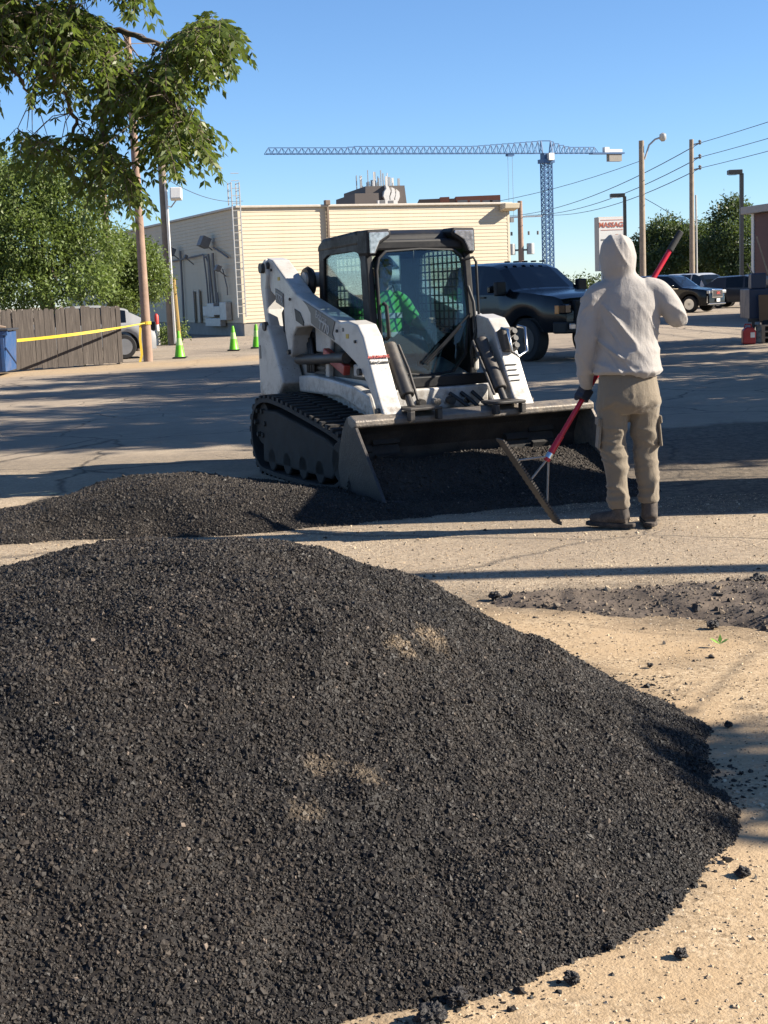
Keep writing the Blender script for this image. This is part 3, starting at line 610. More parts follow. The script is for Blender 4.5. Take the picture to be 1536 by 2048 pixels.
# round beacon-like intake and cross tube between the arms at the rear
MB().cyl((MX - .49, .60, 1.66), (MX + .49, .60, 1.66), .065, n=20).build('cross_tube', WHITE, ld, smooth=40)
m = MB(); m.lathe([(.02, -.03), (.12, -.03), (.135, 0), (.12, .03), (.02, .03)], 24, (MX - .44, .62, 1.64), 'x'); dsc = m.build('hose_reel', CABBLK, ld, smooth=40)
MB().lathe([(.05, -.045), (.06, -.04), (.06, .04), (.05, .045)], 16, (MX - .44, .62, 1.64), 'x').build('reel_hub', GREYP, dsc, smooth=40)
# engine hood and tailgate
MB().prism(fz([(-1.30, .62), (-1.22, .62), (-1.22, 1.42), (-1.29, 1.40)]), MX - .49, MX + .49).build('tailgate', CABBLK, ld, bevel=.03)
MB().prism(fz([(-1.22, 1.12), (-.45, 1.12), (-.45, 1.40), (-1.22, 1.36)]), MX - .40, MX + .40).build('engine_hood', CABBLK, ld, bevel=.03)
# front lower panel, step and couplers
MB().bb(MX - .40, MX + .46, -.93, -.86, .60, .77).build('front_panel', WHITE, ld, bevel=.015)
MB().bb(MX - .44, MX + .50, -.90, -.80, .775, .86).build('front_sill', CABBLK, ld, bevel=.01)
for k in range(4):
    MB().cyl((MX - .16 + k * .13, -.93, .665), (MX - .16 + k * .13, -1.00, .66), .03, n=12).build('hydraulic_coupler', CHROME if k % 2 else DARKST, ld, smooth=40)
for k in range(3):
    MB().tube([(MX + .1 + .1 * k, -.95, .72), (MX + .16 + .09 * k, -1.02, .66), (MX + .22 + .08 * k, -1.06, .60), (MX + .3, -1.12, .56)], .016, 8).build('hose', HOSE, ld, smooth=60)
# quick-coupler frame
cf = MB(); cf.prism(fz([(.99, .20), (1.045, .20), (1.07, .40), (1.15, .56), (1.05, .58)]), MX - .56, MX + .60); cf.build('coupler_frame', DARKST, ld, bevel=.012)
for sx in (-.36, .36):
    m = MB(); m.bb(MX + sx - .13, MX + sx + .14, -1.46, -1.22, .645, .668); m.bb(MX + sx - .13, MX + sx - .09, -1.46, -1.40, .57, .645); m.bb(MX + sx + .10, MX + sx + .14, -1.46, -1.40, .57, .645); m.build('coupler_latch', DARKST, ld, bevel=.006)
# --- bucket
bx0, bx1 = -1.0, 1.04
bk = MB()
prof = [(1.33, .615), (1.25, .60), (1.16, .50), (1.09, .36), (1.06, .22), (1.10, .11), (1.20, .045), (1.85, .02)]
inner = [(1.34, .575), (1.275, .565), (1.20, .48), (1.135, .35), (1.11, .22), (1.145, .14), (1.23, .075), (1.86, .035)]
bk.prism(fz(prof + inner[::-1]), bx0 + .012, bx1 - .012); bko = bk.build('bucket', BKT, ld, bevel=.004)
for x in (bx0, bx1):
    MB().prism(fz([(1.30, .625), (1.345, .60), (1.86, .045), (1.84, .005), (1.18, .015), (1.06, .10), (1.03, .22), (1.07, .37), (1.15, .53), (1.24, .62)]), x - .012, x + .012).build('bucket_side_plate', WORN if x > 0 else BKT, bko, bevel=.004)
MB().prism(fz([(1.30, .635), (1.40, .60), (1.40, .55), (1.33, .535), (1.255, .57), (1.25, .62)]), bx0 - .014, bx1 + .014).build('bucket_top_rail', WORN, bko, bevel=.012)
MB().prism(fz([(1.70, .037), (1.905, .012), (1.90, .002), (1.70, .005)]), bx0 + .013, bx1 - .013).build('cutting_edge', WORN, bko)
# --- work-light / coupler block with guard on the right-of-picture arm
g = MB(); g.box((MX + .565, -1.075, 1.115), (.12, .10, .19), Matrix.Rotation(R(-18), 3, 'X')); blk = g.build('coupler_block', GREYP, ld, bevel=.015)
for k in range(3):
    p = Vector((MX + .575, -1.125 - .016 * k, 1.17 - .055 * k)); MB().cyl(p, p + Vector((0, -.055, .02)), .022, n=14).build('quick_coupler', HOSE, blk, smooth=40)
gd = MB(); q = [(MX + .50, -1.10, 1.21), (MX + .50, -1.20, 1.20), (MX + .505, -1.245, 1.03), (MX + .57, -1.245, .99), (MX + .645, -1.24, 1.03), (MX + .66, -1.19, 1.21), (MX + .66, -1.08, 1.22)]
gd.tube(q, .013, 8); gd.build('coupler_guard', CHROME, blk, smooth=60)
# --- cab
cx, hw = -.055, .465
FR = [(.62, .82), (.66, .84), (.64, 1.30), (.585, 1.84), (.56, 1.95), (.48, 2.0), (-.30, 1.97), (-.40, 1.90), (-.44, 1.28), (-.44, 1.10), (.05, 1.00), (.40, .84)]
def fpt(z): return float(np.interp(z, [.82, 1.30, 1.84, 1.97], [.655, .645, .59, .555]))
for sx in (-1, 1):
    x0, x1 = sorted((cx + sx * (hw - .035), cx + sx * hw))
    # side frame with window opening: built as a strip ring between outer outline and window outline
    out = [(.64, .84), (.64, 1.30), (.59, 1.84), (.54, 1.96), (.40, 2.0), (-.30, 1.97), (-.40, 1.90), (-.43, 1.40), (-.44, 1.08), (-.05, 1.0), (.40, .84)]
    win = [(.44, 1.20), (.50, 1.30), (.475, 1.78), (.44, 1.84), (.34, 1.86), (-.20, 1.85), (-.29, 1.82), (-.335, 1.45), (-.33, 1.30), (-.04, 1.18), (.30, 1.17)]
    n = len(out); rb = MB(); V = []
    for x in (x0, x1): V += [(x, -f, z) for f, z in out] + [(x, -f, z) for f, z in win]
    F = []
    for i in range(n):
        j = (i + 1) % n
        F += [(i, j, n + j, n + i), (2 * n + i, 3 * n + i, 3 * n + j, 2 * n + j), (i, 2 * n + i, 2 * n + j, j), (n + i, n + j, 3 * n + j, 3 * n + i)]
    rb.add(V, F); sf = rb.build('cab_side_frame', CABBLK, ld, bevel=.008)
    xm = (x0 + x1) / 2
    MB().prism(fz(win), xm - .003, xm + .003).build('side_window', GLS2, sf)
    gl_ = MB(); xi = xm - sx * .012
    for k in range(9): f = -.28 + k * .085; gl_.bb(xi - .005, xi + .005, -f - .006, -f + .006, 1.18, 1.85)
    for k in range(10): z = 1.22 + k * .066; gl_.bb(xi - .0035, xi + .0035, -.47, .31, z - .006, z + .006)
    gl_.build('window_grille', CABBLK, sf)
# roof with lamp pods
rf = MB(); rf.prism(fz([(.55, 1.93), (.52, 1.985), (.40, 2.02), (-.30, 1.99), (-.41, 1.94), (-.43, 1.88), (.50, 1.90)]), cx - hw - .005, cx + hw + .005); rfo = rf.build('cab_roof', CABBLK, ld, bevel=.025, seg=3)
for sx in (-1, 1):
    xa = cx + sx * (hw + .012)
    poly = [(xa, 2.015), (xa - sx * .20, 2.02), (xa - sx * .215, 1.985), (xa - sx * .20, 1.955), (xa - sx * .115, 1.90), (xa - sx * .075, 1.825), (xa - sx * .02, 1.805), (xa + sx * .002, 1.84)]
    pod = MB().prismy(poly, -.66, -.46).build('lamp_pod', CABBLK, ld, bevel=.016, seg=3)
    li = [(xa - sx * .018, 1.995), (xa - sx * .185, 1.998), (xa - sx * .19, 1.975), (xa - sx * .105, 1.925), (xa - sx * .08, 1.875), (xa - sx * .06, 1.83), (xa - sx * .02, 1.83)]
    MB().prismy(li, -.672, -.655).build('headlight', LENS, pod, bevel=.006)
    # front pillar
    pl = MB(); pl.prism(fz([(.655, .84), (.645, 1.30), (.59, 1.86), (.545, 1.86), (.59, 1.30), (.60, .84)]), *sorted((cx + sx * (hw + .001), cx + sx * (hw - .06)))); pl.build('front_pillar', CABBLK, ld, bevel=.012)
MB().box((cx, -.585, 1.895), (2 * hw - .1, .06, .085)).build('front_header', CABBLK, ld, bevel=.02)
# front door: frame ring + glass
def fy(z): return -(fpt(z) + .015)
wo_ = [(-.40, 1.00), (-.405, 1.30), (-.40, 1.70), (-.375, 1.80), (-.31, 1.855), (0, 1.87), (.31, 1.855), (.375, 1.80), (.40, 1.70), (.40, 1.30), (.36, 1.0), (.24, .865), (0, .845), (-.27, .875)]
wi_ = [(x * .95, (z - 1.36) * .965 + 1.36) for x, z in wo_]
n = len(wo_); rb = MB()
V = [(cx + x, fy(z) - .02, z) for x, z in wo_] + [(cx + x, fy(z) - .02, z) for x, z in wi_] + [(cx + x, fy(z) + .02, z) for x, z in wo_] + [(cx + x, fy(z) + .02, z) for x, z in wi_]
F = []
for i in range(n):
    j = (i + 1) % n; F += [(i, j, n + j, n + i), (2 * n + i, 3 * n + i, 3 * n + j, 2 * n + j), (i, 2 * n + i, 2 * n + j, j), (n + i, n + j, 3 * n + j, 3 * n + i)]
rb.add(V, F); door = rb.build('front_door', CABBLK, ld, bevel=.006)
gp = MB(); gp.add([(cx + x, fy(z) - .003, z) for x, z in wi_] + [(cx + x, fy(z) + .003, z) for x, z in wi_], [tuple(range(n)), tuple(range(2 * n - 1, n - 1, -1))] + [(i, (i + 1) % n, n + (i + 1) % n, n + i) for i in range(n)])
gp.build('door_glass', GLS, door)
MB().tube([(cx - .36, fy(1.42) - .02, 1.44), (cx - .355, fy(1.4) - .06, 1.42), (cx - .35, fy(1.2) - .065, 1.18), (cx - .355, fy(1.18) - .02, 1.16)], .016, 8).build('door_handle', CABBLK, door, smooth=50)
wp = MB(); wp.tube([(cx + .30, fy(1.22) - .03, 1.24), (cx + .12, fy(1.1) - .035, 1.06), (cx - .02, fy(1.0) - .035, .945)], [.018, .012, .010], 6); wp.tube([(cx + .40, fy(1.4) - .03, 1.33), (cx + .13, fy(1.12) - .045, 1.10), (cx - .04, fy(.95) - .04, .955)], .007, 6); wp.build('wiper', CABBLK, door, smooth=50)
MB().tube([(cx + .37, fy(1.7) - .02, 1.76), (cx + .45, fy(1.7) - .05, 1.78), (cx + .47, fy(1.6) - .05, 1.74), (cx + .465, fy(1.2) - .05, 1.22), (cx + .42, fy(1.2) - .03, 1.16)], .011, 8).build('grab_bar', CABBLK, ld, smooth=50)
MB().tube([(cx + .40, fy(1.6) - .03, 1.55), (cx + .43, fy(1.5) - .05, 1.42), (cx + .435, fy(1.3) - .05, 1.2), (cx + .38, fy(1.1) - .05, 1.02), (cx + .40, fy(1.) - .04, .9)], .014, 8).build('hose', HOSE, ld, smooth=50)
# cab floor, footwell, back wall, seat, joysticks
MB().bb(cx - hw + .04, cx + hw - .04, -.60, .42, .80, .83).build('cab_floor', CABBLK, ld)
bw = MB(); V = []
for y in (.40, .43): V += [(cx + x, y, z) for x, z in [(-.43, 1.0), (.43, 1.0), (.43, 1.93), (-.43, 1.93)]] + [(cx + x, y, z) for x, z in [(-.30, 1.42), (.30, 1.42), (.30, 1.84), (-.30, 1.84)]]
F = []
for i in range(4):
    j = (i + 1) % 4; F += [(i, j, 4 + j, 4 + i), (8 + i, 12 + i, 12 + j, 8 + j), (i, 8 + i, 8 + j, j), (4 + i, 4 + j, 12 + j, 12 + i)]
bw.add(V, F).build('cab_back_wall', CABBLK, ld); MB().bb(cx - .299, cx + .299, .412, .418, 1.421, 1.839).build('rear_window', GLS2, ld)
sm = MB(); sm.bb(cx - .22, cx + .22, -.12, .32, .90, 1.02); sm.build('seat_cushion', SEAT, ld, bevel=.04, seg=3)
MB().box((cx, .33, 1.30), (.42, .10, .60), Matrix.Rotation(R(-8), 3, 'X')).build('seat_back', SEAT, ld, bevel=.04, seg=3)
for sx in (-1, 1): MB().tube([(cx + sx * .30, -.18, 1.02), (cx + sx * .29, -.24, 1.20), (cx + sx * .285, -.25, 1.26)], [.02, .016, .028], 8).build('joystick', CABBLK, ld, smooth=50)
for sx in (-1, 1): MB().bb(cx + sx * .33 - .09, cx + sx * .33 + .09, -.15, .30, .92, 1.08).build('arm_console', CABBLK, ld, bevel=.02)
# ================================================================== PEOPLE
def rings(m, R_, n=20):                        # R_: (cx, cy, z, rx, ry) stacked rings
    V = []
    for (x, y, z, rx, ry) in R_: V += [(x + rx * math.cos(2 * math.pi * k / n), y + ry * math.sin(2 * math.pi * k / n), z) for k in range(n)]
    F = [(i * n + k, i * n + (k + 1) % n, (i + 1) * n + (k + 1) % n, (i + 1) * n + k) for i in range(len(R_) - 1) for k in range(n)]
    F += [tuple(range(n - 1, -1, -1)), tuple(range((len(R_) - 1) * n, len(R_) * n))]
    m.add(V, F)
def limb(m, pts, n=16):                        # pts: (x, y, z, r), resampled smoothly, round ends
    P = [Vector(p[:3]) for p in pts]; r = [p[3] for p in pts]; Q = []; rr = []
    for i in range(len(P) - 1):
        p0 = P[max(i - 1, 0)]; p1 = P[i]; p2 = P[i + 1]; p3 = P[min(i + 2, len(P) - 1)]
        for k in range(6):
            t = k / 6; Q.append(.5 * ((2 * p1) + (p2 - p0) * t + (2 * p0 - 5 * p1 + 4 * p2 - p3) * t * t + (3 * p1 - p0 - 3 * p2 + p3) * t ** 3)); rr.append(r[i] + (r[i + 1] - r[i]) * t)
    Q.append(P[-1]); rr.append(r[-1]); m.tube(Q, rr, n)
def ball(m, c, rx, ry, rz, n=14):
    prof = [(math.sin(math.pi * (i + .5) / n), -math.cos(math.pi * (i + .5) / n)) for i in range(n)]
    V = [(c[0] + rx * p[0] * math.cos(2 * math.pi * k / 16), c[1] + ry * p[0] * math.sin(2 * math.pi * k / 16), c[2] + rz * p[1]) for p in prof for k in range(16)]
    m.add(V, [(i * 16 + k, i * 16 + (k + 1) % 16, (i + 1) * 16 + (k + 1) % 16, (i + 1) * 16 + k) for i in range(n - 1) for k in range(16)] + [tuple(range(15, -1, -1)), tuple(range((n - 1) * 16, n * 16))])
def melt(m, name, mt, parent, voxel=.012, iters=6, disp=None):
    """one continuous surface grown over the pieces in m"""
    me = m.mesh(name); o = bpy.data.objects.new(name, me); COL.objects.link(o)
    r = o.modifiers.new('r', 'REMESH'); r.mode = 'VOXEL'; r.voxel_size = voxel
    s = o.modifiers.new('s', 'SMOOTH'); s.factor = .5; s.iterations = iters
    dg = bpy.context.evaluated_depsgraph_get(); dg.update(); me2 = bpy.data.meshes.new_from_object(o.evaluated_get(dg))
    bpy.data.objects.remove(o, do_unlink=True)
    if disp:
        n = len(me2.vertices); P = np.empty(n * 3, np.float32); me2.vertices.foreach_get('co', P); P = P.reshape(-1, 3)
        N = np.empty(n * 3, np.float32); me2.vertices.foreach_get('normal', N); N = N.reshape(-1, 3)
        P = P + N * disp(P, N)[:, None]; me2.vertices.foreach_set('co', P.ravel().astype(np.float32)); me2.update()
    me2.name = name; me2.materials.clear(); me2.materials.append(mt); me2.shade_smooth()
    o = bpy.data.objects.new(name, me2); COL.objects.link(o); o.parent = parent; return o
def ridged(x, y, seed, oct=2): return (1 - np.abs(2 * vnoise(x, y, 1., seed, oct) - 1)) ** 2.6
def cloth(name, col, rough=.9, weave=900, var=.06, stain=None):
    t = NT(name); col = tuple(x * ALB for x in col); co = t.coord('Object'); n = t.noise(co, 7, 5, .6)
    c = t.mix(t.ramp(n, [(.3, 0), (.7, 1)]), tuple(x * (1 - var) for x in col), tuple(min(1, x * (1 + var)) for x in col))
    if stain: c = t.mix(t.ramp(t.noise(co, 5, 6, .7), [(.55, 0), (.75, .35)]), c, stain)
    b = t.n('BsdfPrincipled', None, Base_Color=c, Roughness=rough); b.inputs['Specular IOR Level'].default_value = .2
    b.inputs['Sheen Weight'].default_value = .25; b.inputs['Sheen Roughness'].default_value = .5
    mp = t.n('Mapping', None, Vector=co); mp.inputs['Scale'].default_value = (1, 1, .45); mp.inputs['Rotation'].default_value = (0, .6, 0)
    h = t.math('ADD', t.math('ADD', t.math('MULTIPLY', t.noise(co, 45, 4, .6), .8), t.math('MULTIPLY', t.noise(mp.outputs[0], 16, 4, .55, 1.2), 2.2)), t.math('MULTIPLY', t.noise(co, weave, 2, .5), .3))
    t.set(b.inputs['Normal'], t.bump(h, .30, .012)); return t.done(b)
HOOD = cloth('beige_knit', (.355, .334, .315), stain=(.30, .27, .24)); PANT = cloth('khaki_cotton', (.205, .170, .125), stain=(.10, .083, .068)); BOOT = mat('brown_boot_leather', (.055, .043, .036), .7, var=.3, dirt=(.2, .16, .12), dirt_amt=.5, ds=12)
SOLE = mat('boot_sole', (.02, .018, .017), .8, dirt=(.16, .12, .09), dirt_amt=.6, ds=20); GLOVE = mat('navy_work_glove', (.018, .026, .045), .8, bump=.3); SKIN = mat('skin', (.36, .20, .13), .5, var=.08); SOCK = mat('rust_sock', (.30, .08, .04), .9)
def hand(name, c, axis, side, parent, mt, r=.030, wrist=None):
    """hand closed round a bar at c along axis; side = direction from the bar to the palm"""
    ax = Vector(axis).normalized(); s = Vector(side); s = (s - ax * s.dot(ax)).normalized(); t = ax.cross(s); c = Vector(c); m = MB()
    for i in range(4):
        o = ax * ((i - 1.5) * .0215); L = (250, 275, 265, 225)[i]; pts = []
        for k in range(8):
            a = R(-25 + L * k / 7); pts.append(c + o + (s * math.cos(a) + t * math.sin(a)) * r)
        m.tube(pts, [.0115, .0118, .0115, .0112, .0108, .0104, .0098, .008], 8)
    pts = [c - ax * .055 + s * .045 - t * .012]
    for k in range(6): a = R(-40 - 26 * k); pts.append(c + ax * (-.045 + .006 * k) + (s * math.cos(a) + t * math.sin(a)) * (r + .006))
    m.tube(pts, [.018, .016, .0145, .0135, .013, .012, .010], 8)
    pc = c + s * .042
    rot = Matrix((ax, t, s)).transposed(); m.box(pc, (.088, .062, .034), rot)
    if wrist is not None: w = Vector(wrist); m.tube([pc, pc.lerp(w, .5), w], [.030, .032, .035], 12)
    return melt(m, name, mt, parent, .0052, 3)
# ---------------- the worker with the lute
WO = Vector((1.56, 8.89, 0))
pe = thing('person', 'worker in beige hoodie and khaki cargo trousers, seen from behind, raking', 'person', WO, 0)
lh = Vector((-.25, .15, .835)); hd = Vector((.445, .17, .665)).normalized(); rh = lh + hd * .80
b = MB(); ball(b, (-.05, .045, 1.71), .078, .098, .118); b.tube([(-.05, .140, 1.73), (-.05, .158, 1.695), (-.05, .145, 1.675)], [.01, .016, .010], 8); limb(b, [(-.03, .02, 1.45, .06), (-.04, .03, 1.55, .056), (-.05, .04, 1.66, .056)])
rings(b, [(-.01, .01, z, rx * .82, ry * .8) for z, rx, ry in ((.95, .17, .12), (1.15, .17, .12), (1.35, .18, .12), (1.48, .15, .09))])
for sx in (-.02, .02): ball(b, (-.05 + sx * 1.6, .132, 1.725), .013, .012, .010)
b.tube([(-.075, .135, 1.65), (-.05, .142, 1.648), (-.025, .135, 1.65)], .007, 6)
melt(b, 'body', SKIN, pe, .009, 2)
h = MB()
rings(h, [(-.008, .0, .965, .198, .146), (-.008, 0, 1.0, .205, .152), (-.01, 0, 1.06, .196, .145), (-.01, 0, 1.16, .188, .132), (-.005, 0, 1.28, .200, .134), (0, .0, 1.38, .212, .132), (0, .005, 1.46, .204, .120), (-.005, .01, 1.52, .160, .102), (-.025, .015, 1.57, .103, .090), (-.04, .02, 1.61, .086, .083)])
rings(h, [(-.045, .02, 1.555, .095, .092), (-.05, .02, 1.62, .112, .118), (-.052, .02, 1.69, .120, .132), (-.054, .015, 1.728, .111, .127), (-.056, .01, 1.768, .102, .117), (-.057, .008, 1.798, .083, .096), (-.058, .006, 1.818, .052, .062)])
limb(h, [(-.10, .0, 1.49, .070), (-.185, .0, 1.455, .080), (-.235, -.005, 1.35, .076), (-.262, -.02, 1.20, .068), (-.262, .03, 1.05, .060), (-.252, .10, .925, .046), (-.248, .125, .89, .043)])
limb(h, [(.10, .0, 1.495, .070), (.185, .0, 1.465, .082), (.255, -.02, 1.385, .076), (.302, -.02, 1.305, .066), (.30, .07, 1.325, .060), (.28, .17, 1.37, .052), (.245, .262, 1.405, .045)])
def hoodie_fold(P, N):
    x, y, z = P.T; arm = np.maximum(sstep(-.17, -.235, x), sstep(.19, .25, x)) * sstep(1.52, 1.44, z)
    body = (1 - arm) * sstep(1.54, 1.42, z)
    sh = lambda v, k: v ** k
    wob = vnoise(x, z, 6., 77, 2) * .5
    d1 = sh(ridged(x * 9.5 + z * 8.5 + wob, z * 1.6 - x * 2.2, 3, 1), 1.6) * .024 * sstep(.16, -.06, x)
    d1b = sh(ridged(x * 9.0 - z * 3.5 + wob, z * 1.7 + x * 1.2, 14, 1), 1.6) * .022 * sstep(-.06, .08, x)
    d1c = sh(ridged(x * 17 + z * 12 + wob * 2, z * 3.2 - x * 3, 44, 1), 1.5) * .010; d2 = sh(ridged(x * 2.6 + z * 2 + wob, z * 15 + x * 4, 5, 1), 1.4) * .020 * sstep(1.14, 1.02, z) * sstep(.97, 1.0, z)
    d3 = sh(ridged(z * 11 + x * 6 + y * 7 + wob, x * 4 - y * 5, 7, 1), 1.5) * .013 * arm
    hd_ = sstep(1.56, 1.62, z); d4 = sh(ridged(z * 8 + x * 14, x * 4 - z * 4, 9, 1), 1.4) * .012 * hd_ * sstep(.03, -.05, x) + .0025 * np.exp(-((x + .045) / .005) ** 2) * hd_ * (y < 0)
    return body * (d1 * sstep(1.46, 1.30, z) + d1b * sstep(1.44, 1.26, z) + d1c * sstep(1.42, 1.2, z) + d2) + d3 + d4 + .012 * np.exp(-((z - .985) / .012) ** 2) * (np.abs(x) < .24) - .004
melt(h, 'hoodie', HOOD, pe, .0075, 14, hoodie_fold)
p = MB()
rings(p, [(-.005, .0, 1.04, .172, .118), (-.005, -.003, .97, .184, .130), (-.005, -.008, .91, .192, .142), (-.003, -.012, .84, .203, .152), (0, -.008, .77, .198, .145), (0, 0, .72, .16, .12)])
limb(p, [(-.092, 0, .82, .110), (-.104, 0, .68, .099), (-.106, .008, .54, .084), (-.094, .0, .42, .077), (-.080, -.008, .28, .072), (-.070, 0, .125, .066)])
limb(p, [(.092, 0, .82, .107), (.100, .012, .68, .096), (.104, .03, .54, .081), (.110, .032, .42, .075), (.120, .025, .28, .070), (.128, .03, .150, .064)])
def pant_fold(P, N):
    x, y, z = P.T; L_ = x < 0; lx = np.where(L_, x + .1, x - .11); s = np.where(L_, 4., 11.); wob = vnoise(lx, z, 7., 81, 2) * .9
    a = ridged(lx * 5 + z * 13 + s + wob, lx * 8 - z * 2.5 + s, 23, 1) ** 1.5 * .020 * sstep(.82, .60, z)
    b = ridged(lx * 4 - z * 15 + s + wob, lx * 7 + z * 3 - s, 26, 1) ** 1.5 * .018 * sstep(.70, .50, z)
    k = ridged(lx * 5 + wob, z * 19 + lx * 8 + s, 27, 1) ** 1.3 * .018 * np.exp(-((z - .49) / .07) ** 2)
    t = ridged(lx * 3 + wob, z * 22 + np.abs(lx) * 14, 29, 1) ** 1.3 * .016 * np.exp(-((z - .775) / .05) ** 2) + ridged(lx * 4, z * 24 + lx * 5, 31, 1) ** 1.3 * .012 * sstep(.28, .17, z)
    return (a + b) * .6 + k * .75 + t * .85 - .006 + .003 * np.exp(-(x / .005) ** 2) * (z > .8)
tr = melt(p, 'trousers', PANT, pe, .0095, 4, pant_fold)
for sx, px_, py_, zz in ((-1, -.196, .0, .60), (1, .193, .02, .60)):
    k = MB(); k.box((px_ - sx * .004, py_, zz), (.014, .13, .19), Matrix.Rotation(R(-5 * sx), 3, 'Y')); k.box((px_ + sx * .001, py_, zz + .075), (.014, .136, .05), Matrix.Rotation(R(-5 * sx), 3, 'Y')); k.build('cargo_pocket', PANT, tr, bevel=.012, seg=3)
for (ax_, ay_, ang) in ((-.068, .0, R(58)), (.128, .03, R(-4))):
    u = Vector((-math.sin(ang), math.cos(ang), 0)); w = Vector((u.y, -u.x, 0)); c0 = Vector((ax_, ay_, 0))
    k = MB(); P3 = lambda f, s, z: c0 + u * f + w * s + Vector((0, 0, z))
    limb(k, [tuple(P3(-.055, 0, .055)) + (.044,), tuple(P3(.02, 0, .058)) + (.047,), tuple(P3(.10, 0, .05)) + (.046,), tuple(P3(.165, 0, .043)) + (.040,), tuple(P3(.195, 0, .04)) + (.032,)])
    limb(k, [tuple(P3(-.02, 0, .05)) + (.050,), tuple(P3(-.012, 0, .11)) + (.052,), tuple(P3(-.005, 0, .165)) + (.054,)])
    bo = melt(k, 'boot', BOOT, pe, .008, 3)
    s_ = MB(); out = [(-.10, .02), (-.105, 0), (-.10, -.02), (-.06, -.042), (.03, -.043), (.12, -.052), (.19, -.045), (.225, -.02), (.23, 0), (.225, .02), (.19, .045), (.12, .052), (.03, .043), (-.06, .042)]
    s_.prismz([tuple((c0 + u * f + w * q)[:2]) for f, q in out], .0, .026); s_.build('boot_sole', SOLE, bo, bevel=.006)
    MB().tube([P3(-.005, 0, .150), P3(-.002, 0, .185)], .050, 16).build('sock', SOCK, pe, smooth=50)
hand('glove', lh, hd, (-.5, -.6, .4), pe, GLOVE, .031, (-.25, .120, .905))
hand('glove', rh, hd, (.6, -.3, -.2), pe, GLOVE, .031, (.250, .25, 1.395))
# ---------------- lute (asphalt rake) held by the worker
RK = mat('red_tube', (.52, .012, .035), .32, var=.08, dirt=(.12, .03, .03), dirt_amt=.4); GRIP = mat('foam_grip', (.022, .024, .026), .85, bump=.3, bs=200); RAW = mat('bare_steel_rod', (.34, .30, .26), .5, .6, dirt=(.22, .17, .12), dirt_amt=.6, ds=9)
lt = thing('asphalt_lute', 'red-handled asphalt lute with toothed steel blade held by the hooded worker', 'rake', WO, 0)
top = lh + hd * 1.235; low = lh - hd * .475
MB().cyl(low, lh + hd * 1.10, .0165, n=16).build('handle', RK, lt, smooth=40)
MB().cyl(lh + hd * 1.085, top, .0215, .020, n=16).build('grip', GRIP, lt, smooth=40, bevel=.006)
MB().cyl(low - hd * .02, low + hd * .17, .021, n=16).build('handle_socket', RK, lt, smooth=40, bevel=.003)
bA = Vector((-.825, -.11, .60)); bB = Vector((-.452, .09, .02)); bd = (bB - bA).normalized(); bc = (bA + bB) / 2
bw_ = (hd - bd * hd.dot(bd)).normalized(); bt = bd.cross(bw_)
bl = MB(); L = (bB - bA).length; n = 36; V = []
for i in range(n + 1):
    s = L * i / n; tooth = .030 + (.014 if i % 2 else 0)
    for wv_, tv in ((.052, .004), (-tooth - .01, .004), (-tooth - .01, -.004), (.052, -.004)): V.append(bA + bd * s + bt * wv_ + bw_ * tv)
F = [(i * 4 + k, i * 4 + (k + 1) % 4, i * 4 + 4 + (k + 1) % 4, i * 4 + 4 + k) for i in range(n) for k in range(4)] + [(3, 2, 1, 0), tuple(n * 4 + k for k in range(4))]
bl.add(V, F)
for i in range(1, n): bl.box(bA + bd * (L * i / n) + bt * .052, (.010, .016, .018), Matrix((bd, bw_, bt)).transposed())
bl.build('blade', DARKST, lt)
MB().cyl(low - hd * .01, bc + bw_ * .005, .0075, n=10).build('brace', RAW, lt, smooth=40)
for s in (.27, .78):
    q = bA + bd * (L * s); MB().tube([low + hd * .012, low.lerp(q, .12) + hd * .012, q + bw_ * .02, q], .0068, 8).build('brace', RAW, lt, smooth=40)
MB().cyl(low + hd * .0, low + hd * .035, .026, n=14).build('brace_collar', CHROME, lt, smooth=40)

# ---------------- operator in the cab
HIV = cloth('hi_vis_green', (.075, .36, .05), .85); STRIPE = mat('reflective_stripe', (.55, .56, .55), .35, .4)
ow = l2w(-.06, -.02); op = thing('person', 'operator in a bright green shirt and dark cap seated in the loader cab', 'person', ow, LR)
b = MB(); ball(b, (0, .09, 1.70), .078, .098, .115); b.tube([(0, -.005, 1.715), (0, -.022, 1.685), (0, -.008, 1.668)], [.010, .016, .010], 8); limb(b, [(0, .15, 1.45, .06), (0, .12, 1.55, .056), (0, .10, 1.66, .056)])
for sx in (-1, 1):
    ball(b, (sx * .032, .005, 1.715), .013, .010, .009); ball(b, (sx * .078, .10, 1.70), .012, .02, .030)
    limb(b, [(sx * .265, .06, 1.28, .045), (sx * .28, -.05, 1.235, .042), (sx * .285, -.15, 1.235, .034), (sx * .285, -.2, 1.24, .03)])
b.tube([(-.026, -.002, 1.645), (0, -.008, 1.643), (.026, -.002, 1.645)], .007, 6)
rings(b, [(0, .15, z, rx, ry) for z, rx, ry in ((1.02, .14, .10), (1.25, .15, .10), (1.45, .14, .09))])
melt(b, 'body', SKIN, op, .009, 2)
s_ = MB(); rings(s_, [(0, .14, .98, .175, .135), (0, .14, 1.08, .178, .140), (0, .15, 1.22, .182, .138), (0, .16, 1.36, .192, .130), (0, .16, 1.46, .180, .110), (0, .15, 1.52, .115, .085), (0, .14, 1.55, .075, .07)])
for sx in (-1, 1): limb(s_, [(sx * .13, .16, 1.46, .08), (sx * .20, .15, 1.43, .078), (sx * .245, .11, 1.34, .070), (sx * .268, .05, 1.27, .062)])
sh = melt(s_, 'shirt', HIV, op, .011, 4, lambda P, N: ridged(P[:, 0] * 9 + P[:, 2] * 6, P[:, 2] * 4 - P[:, 0] * 3, 3) * .012 - .003)
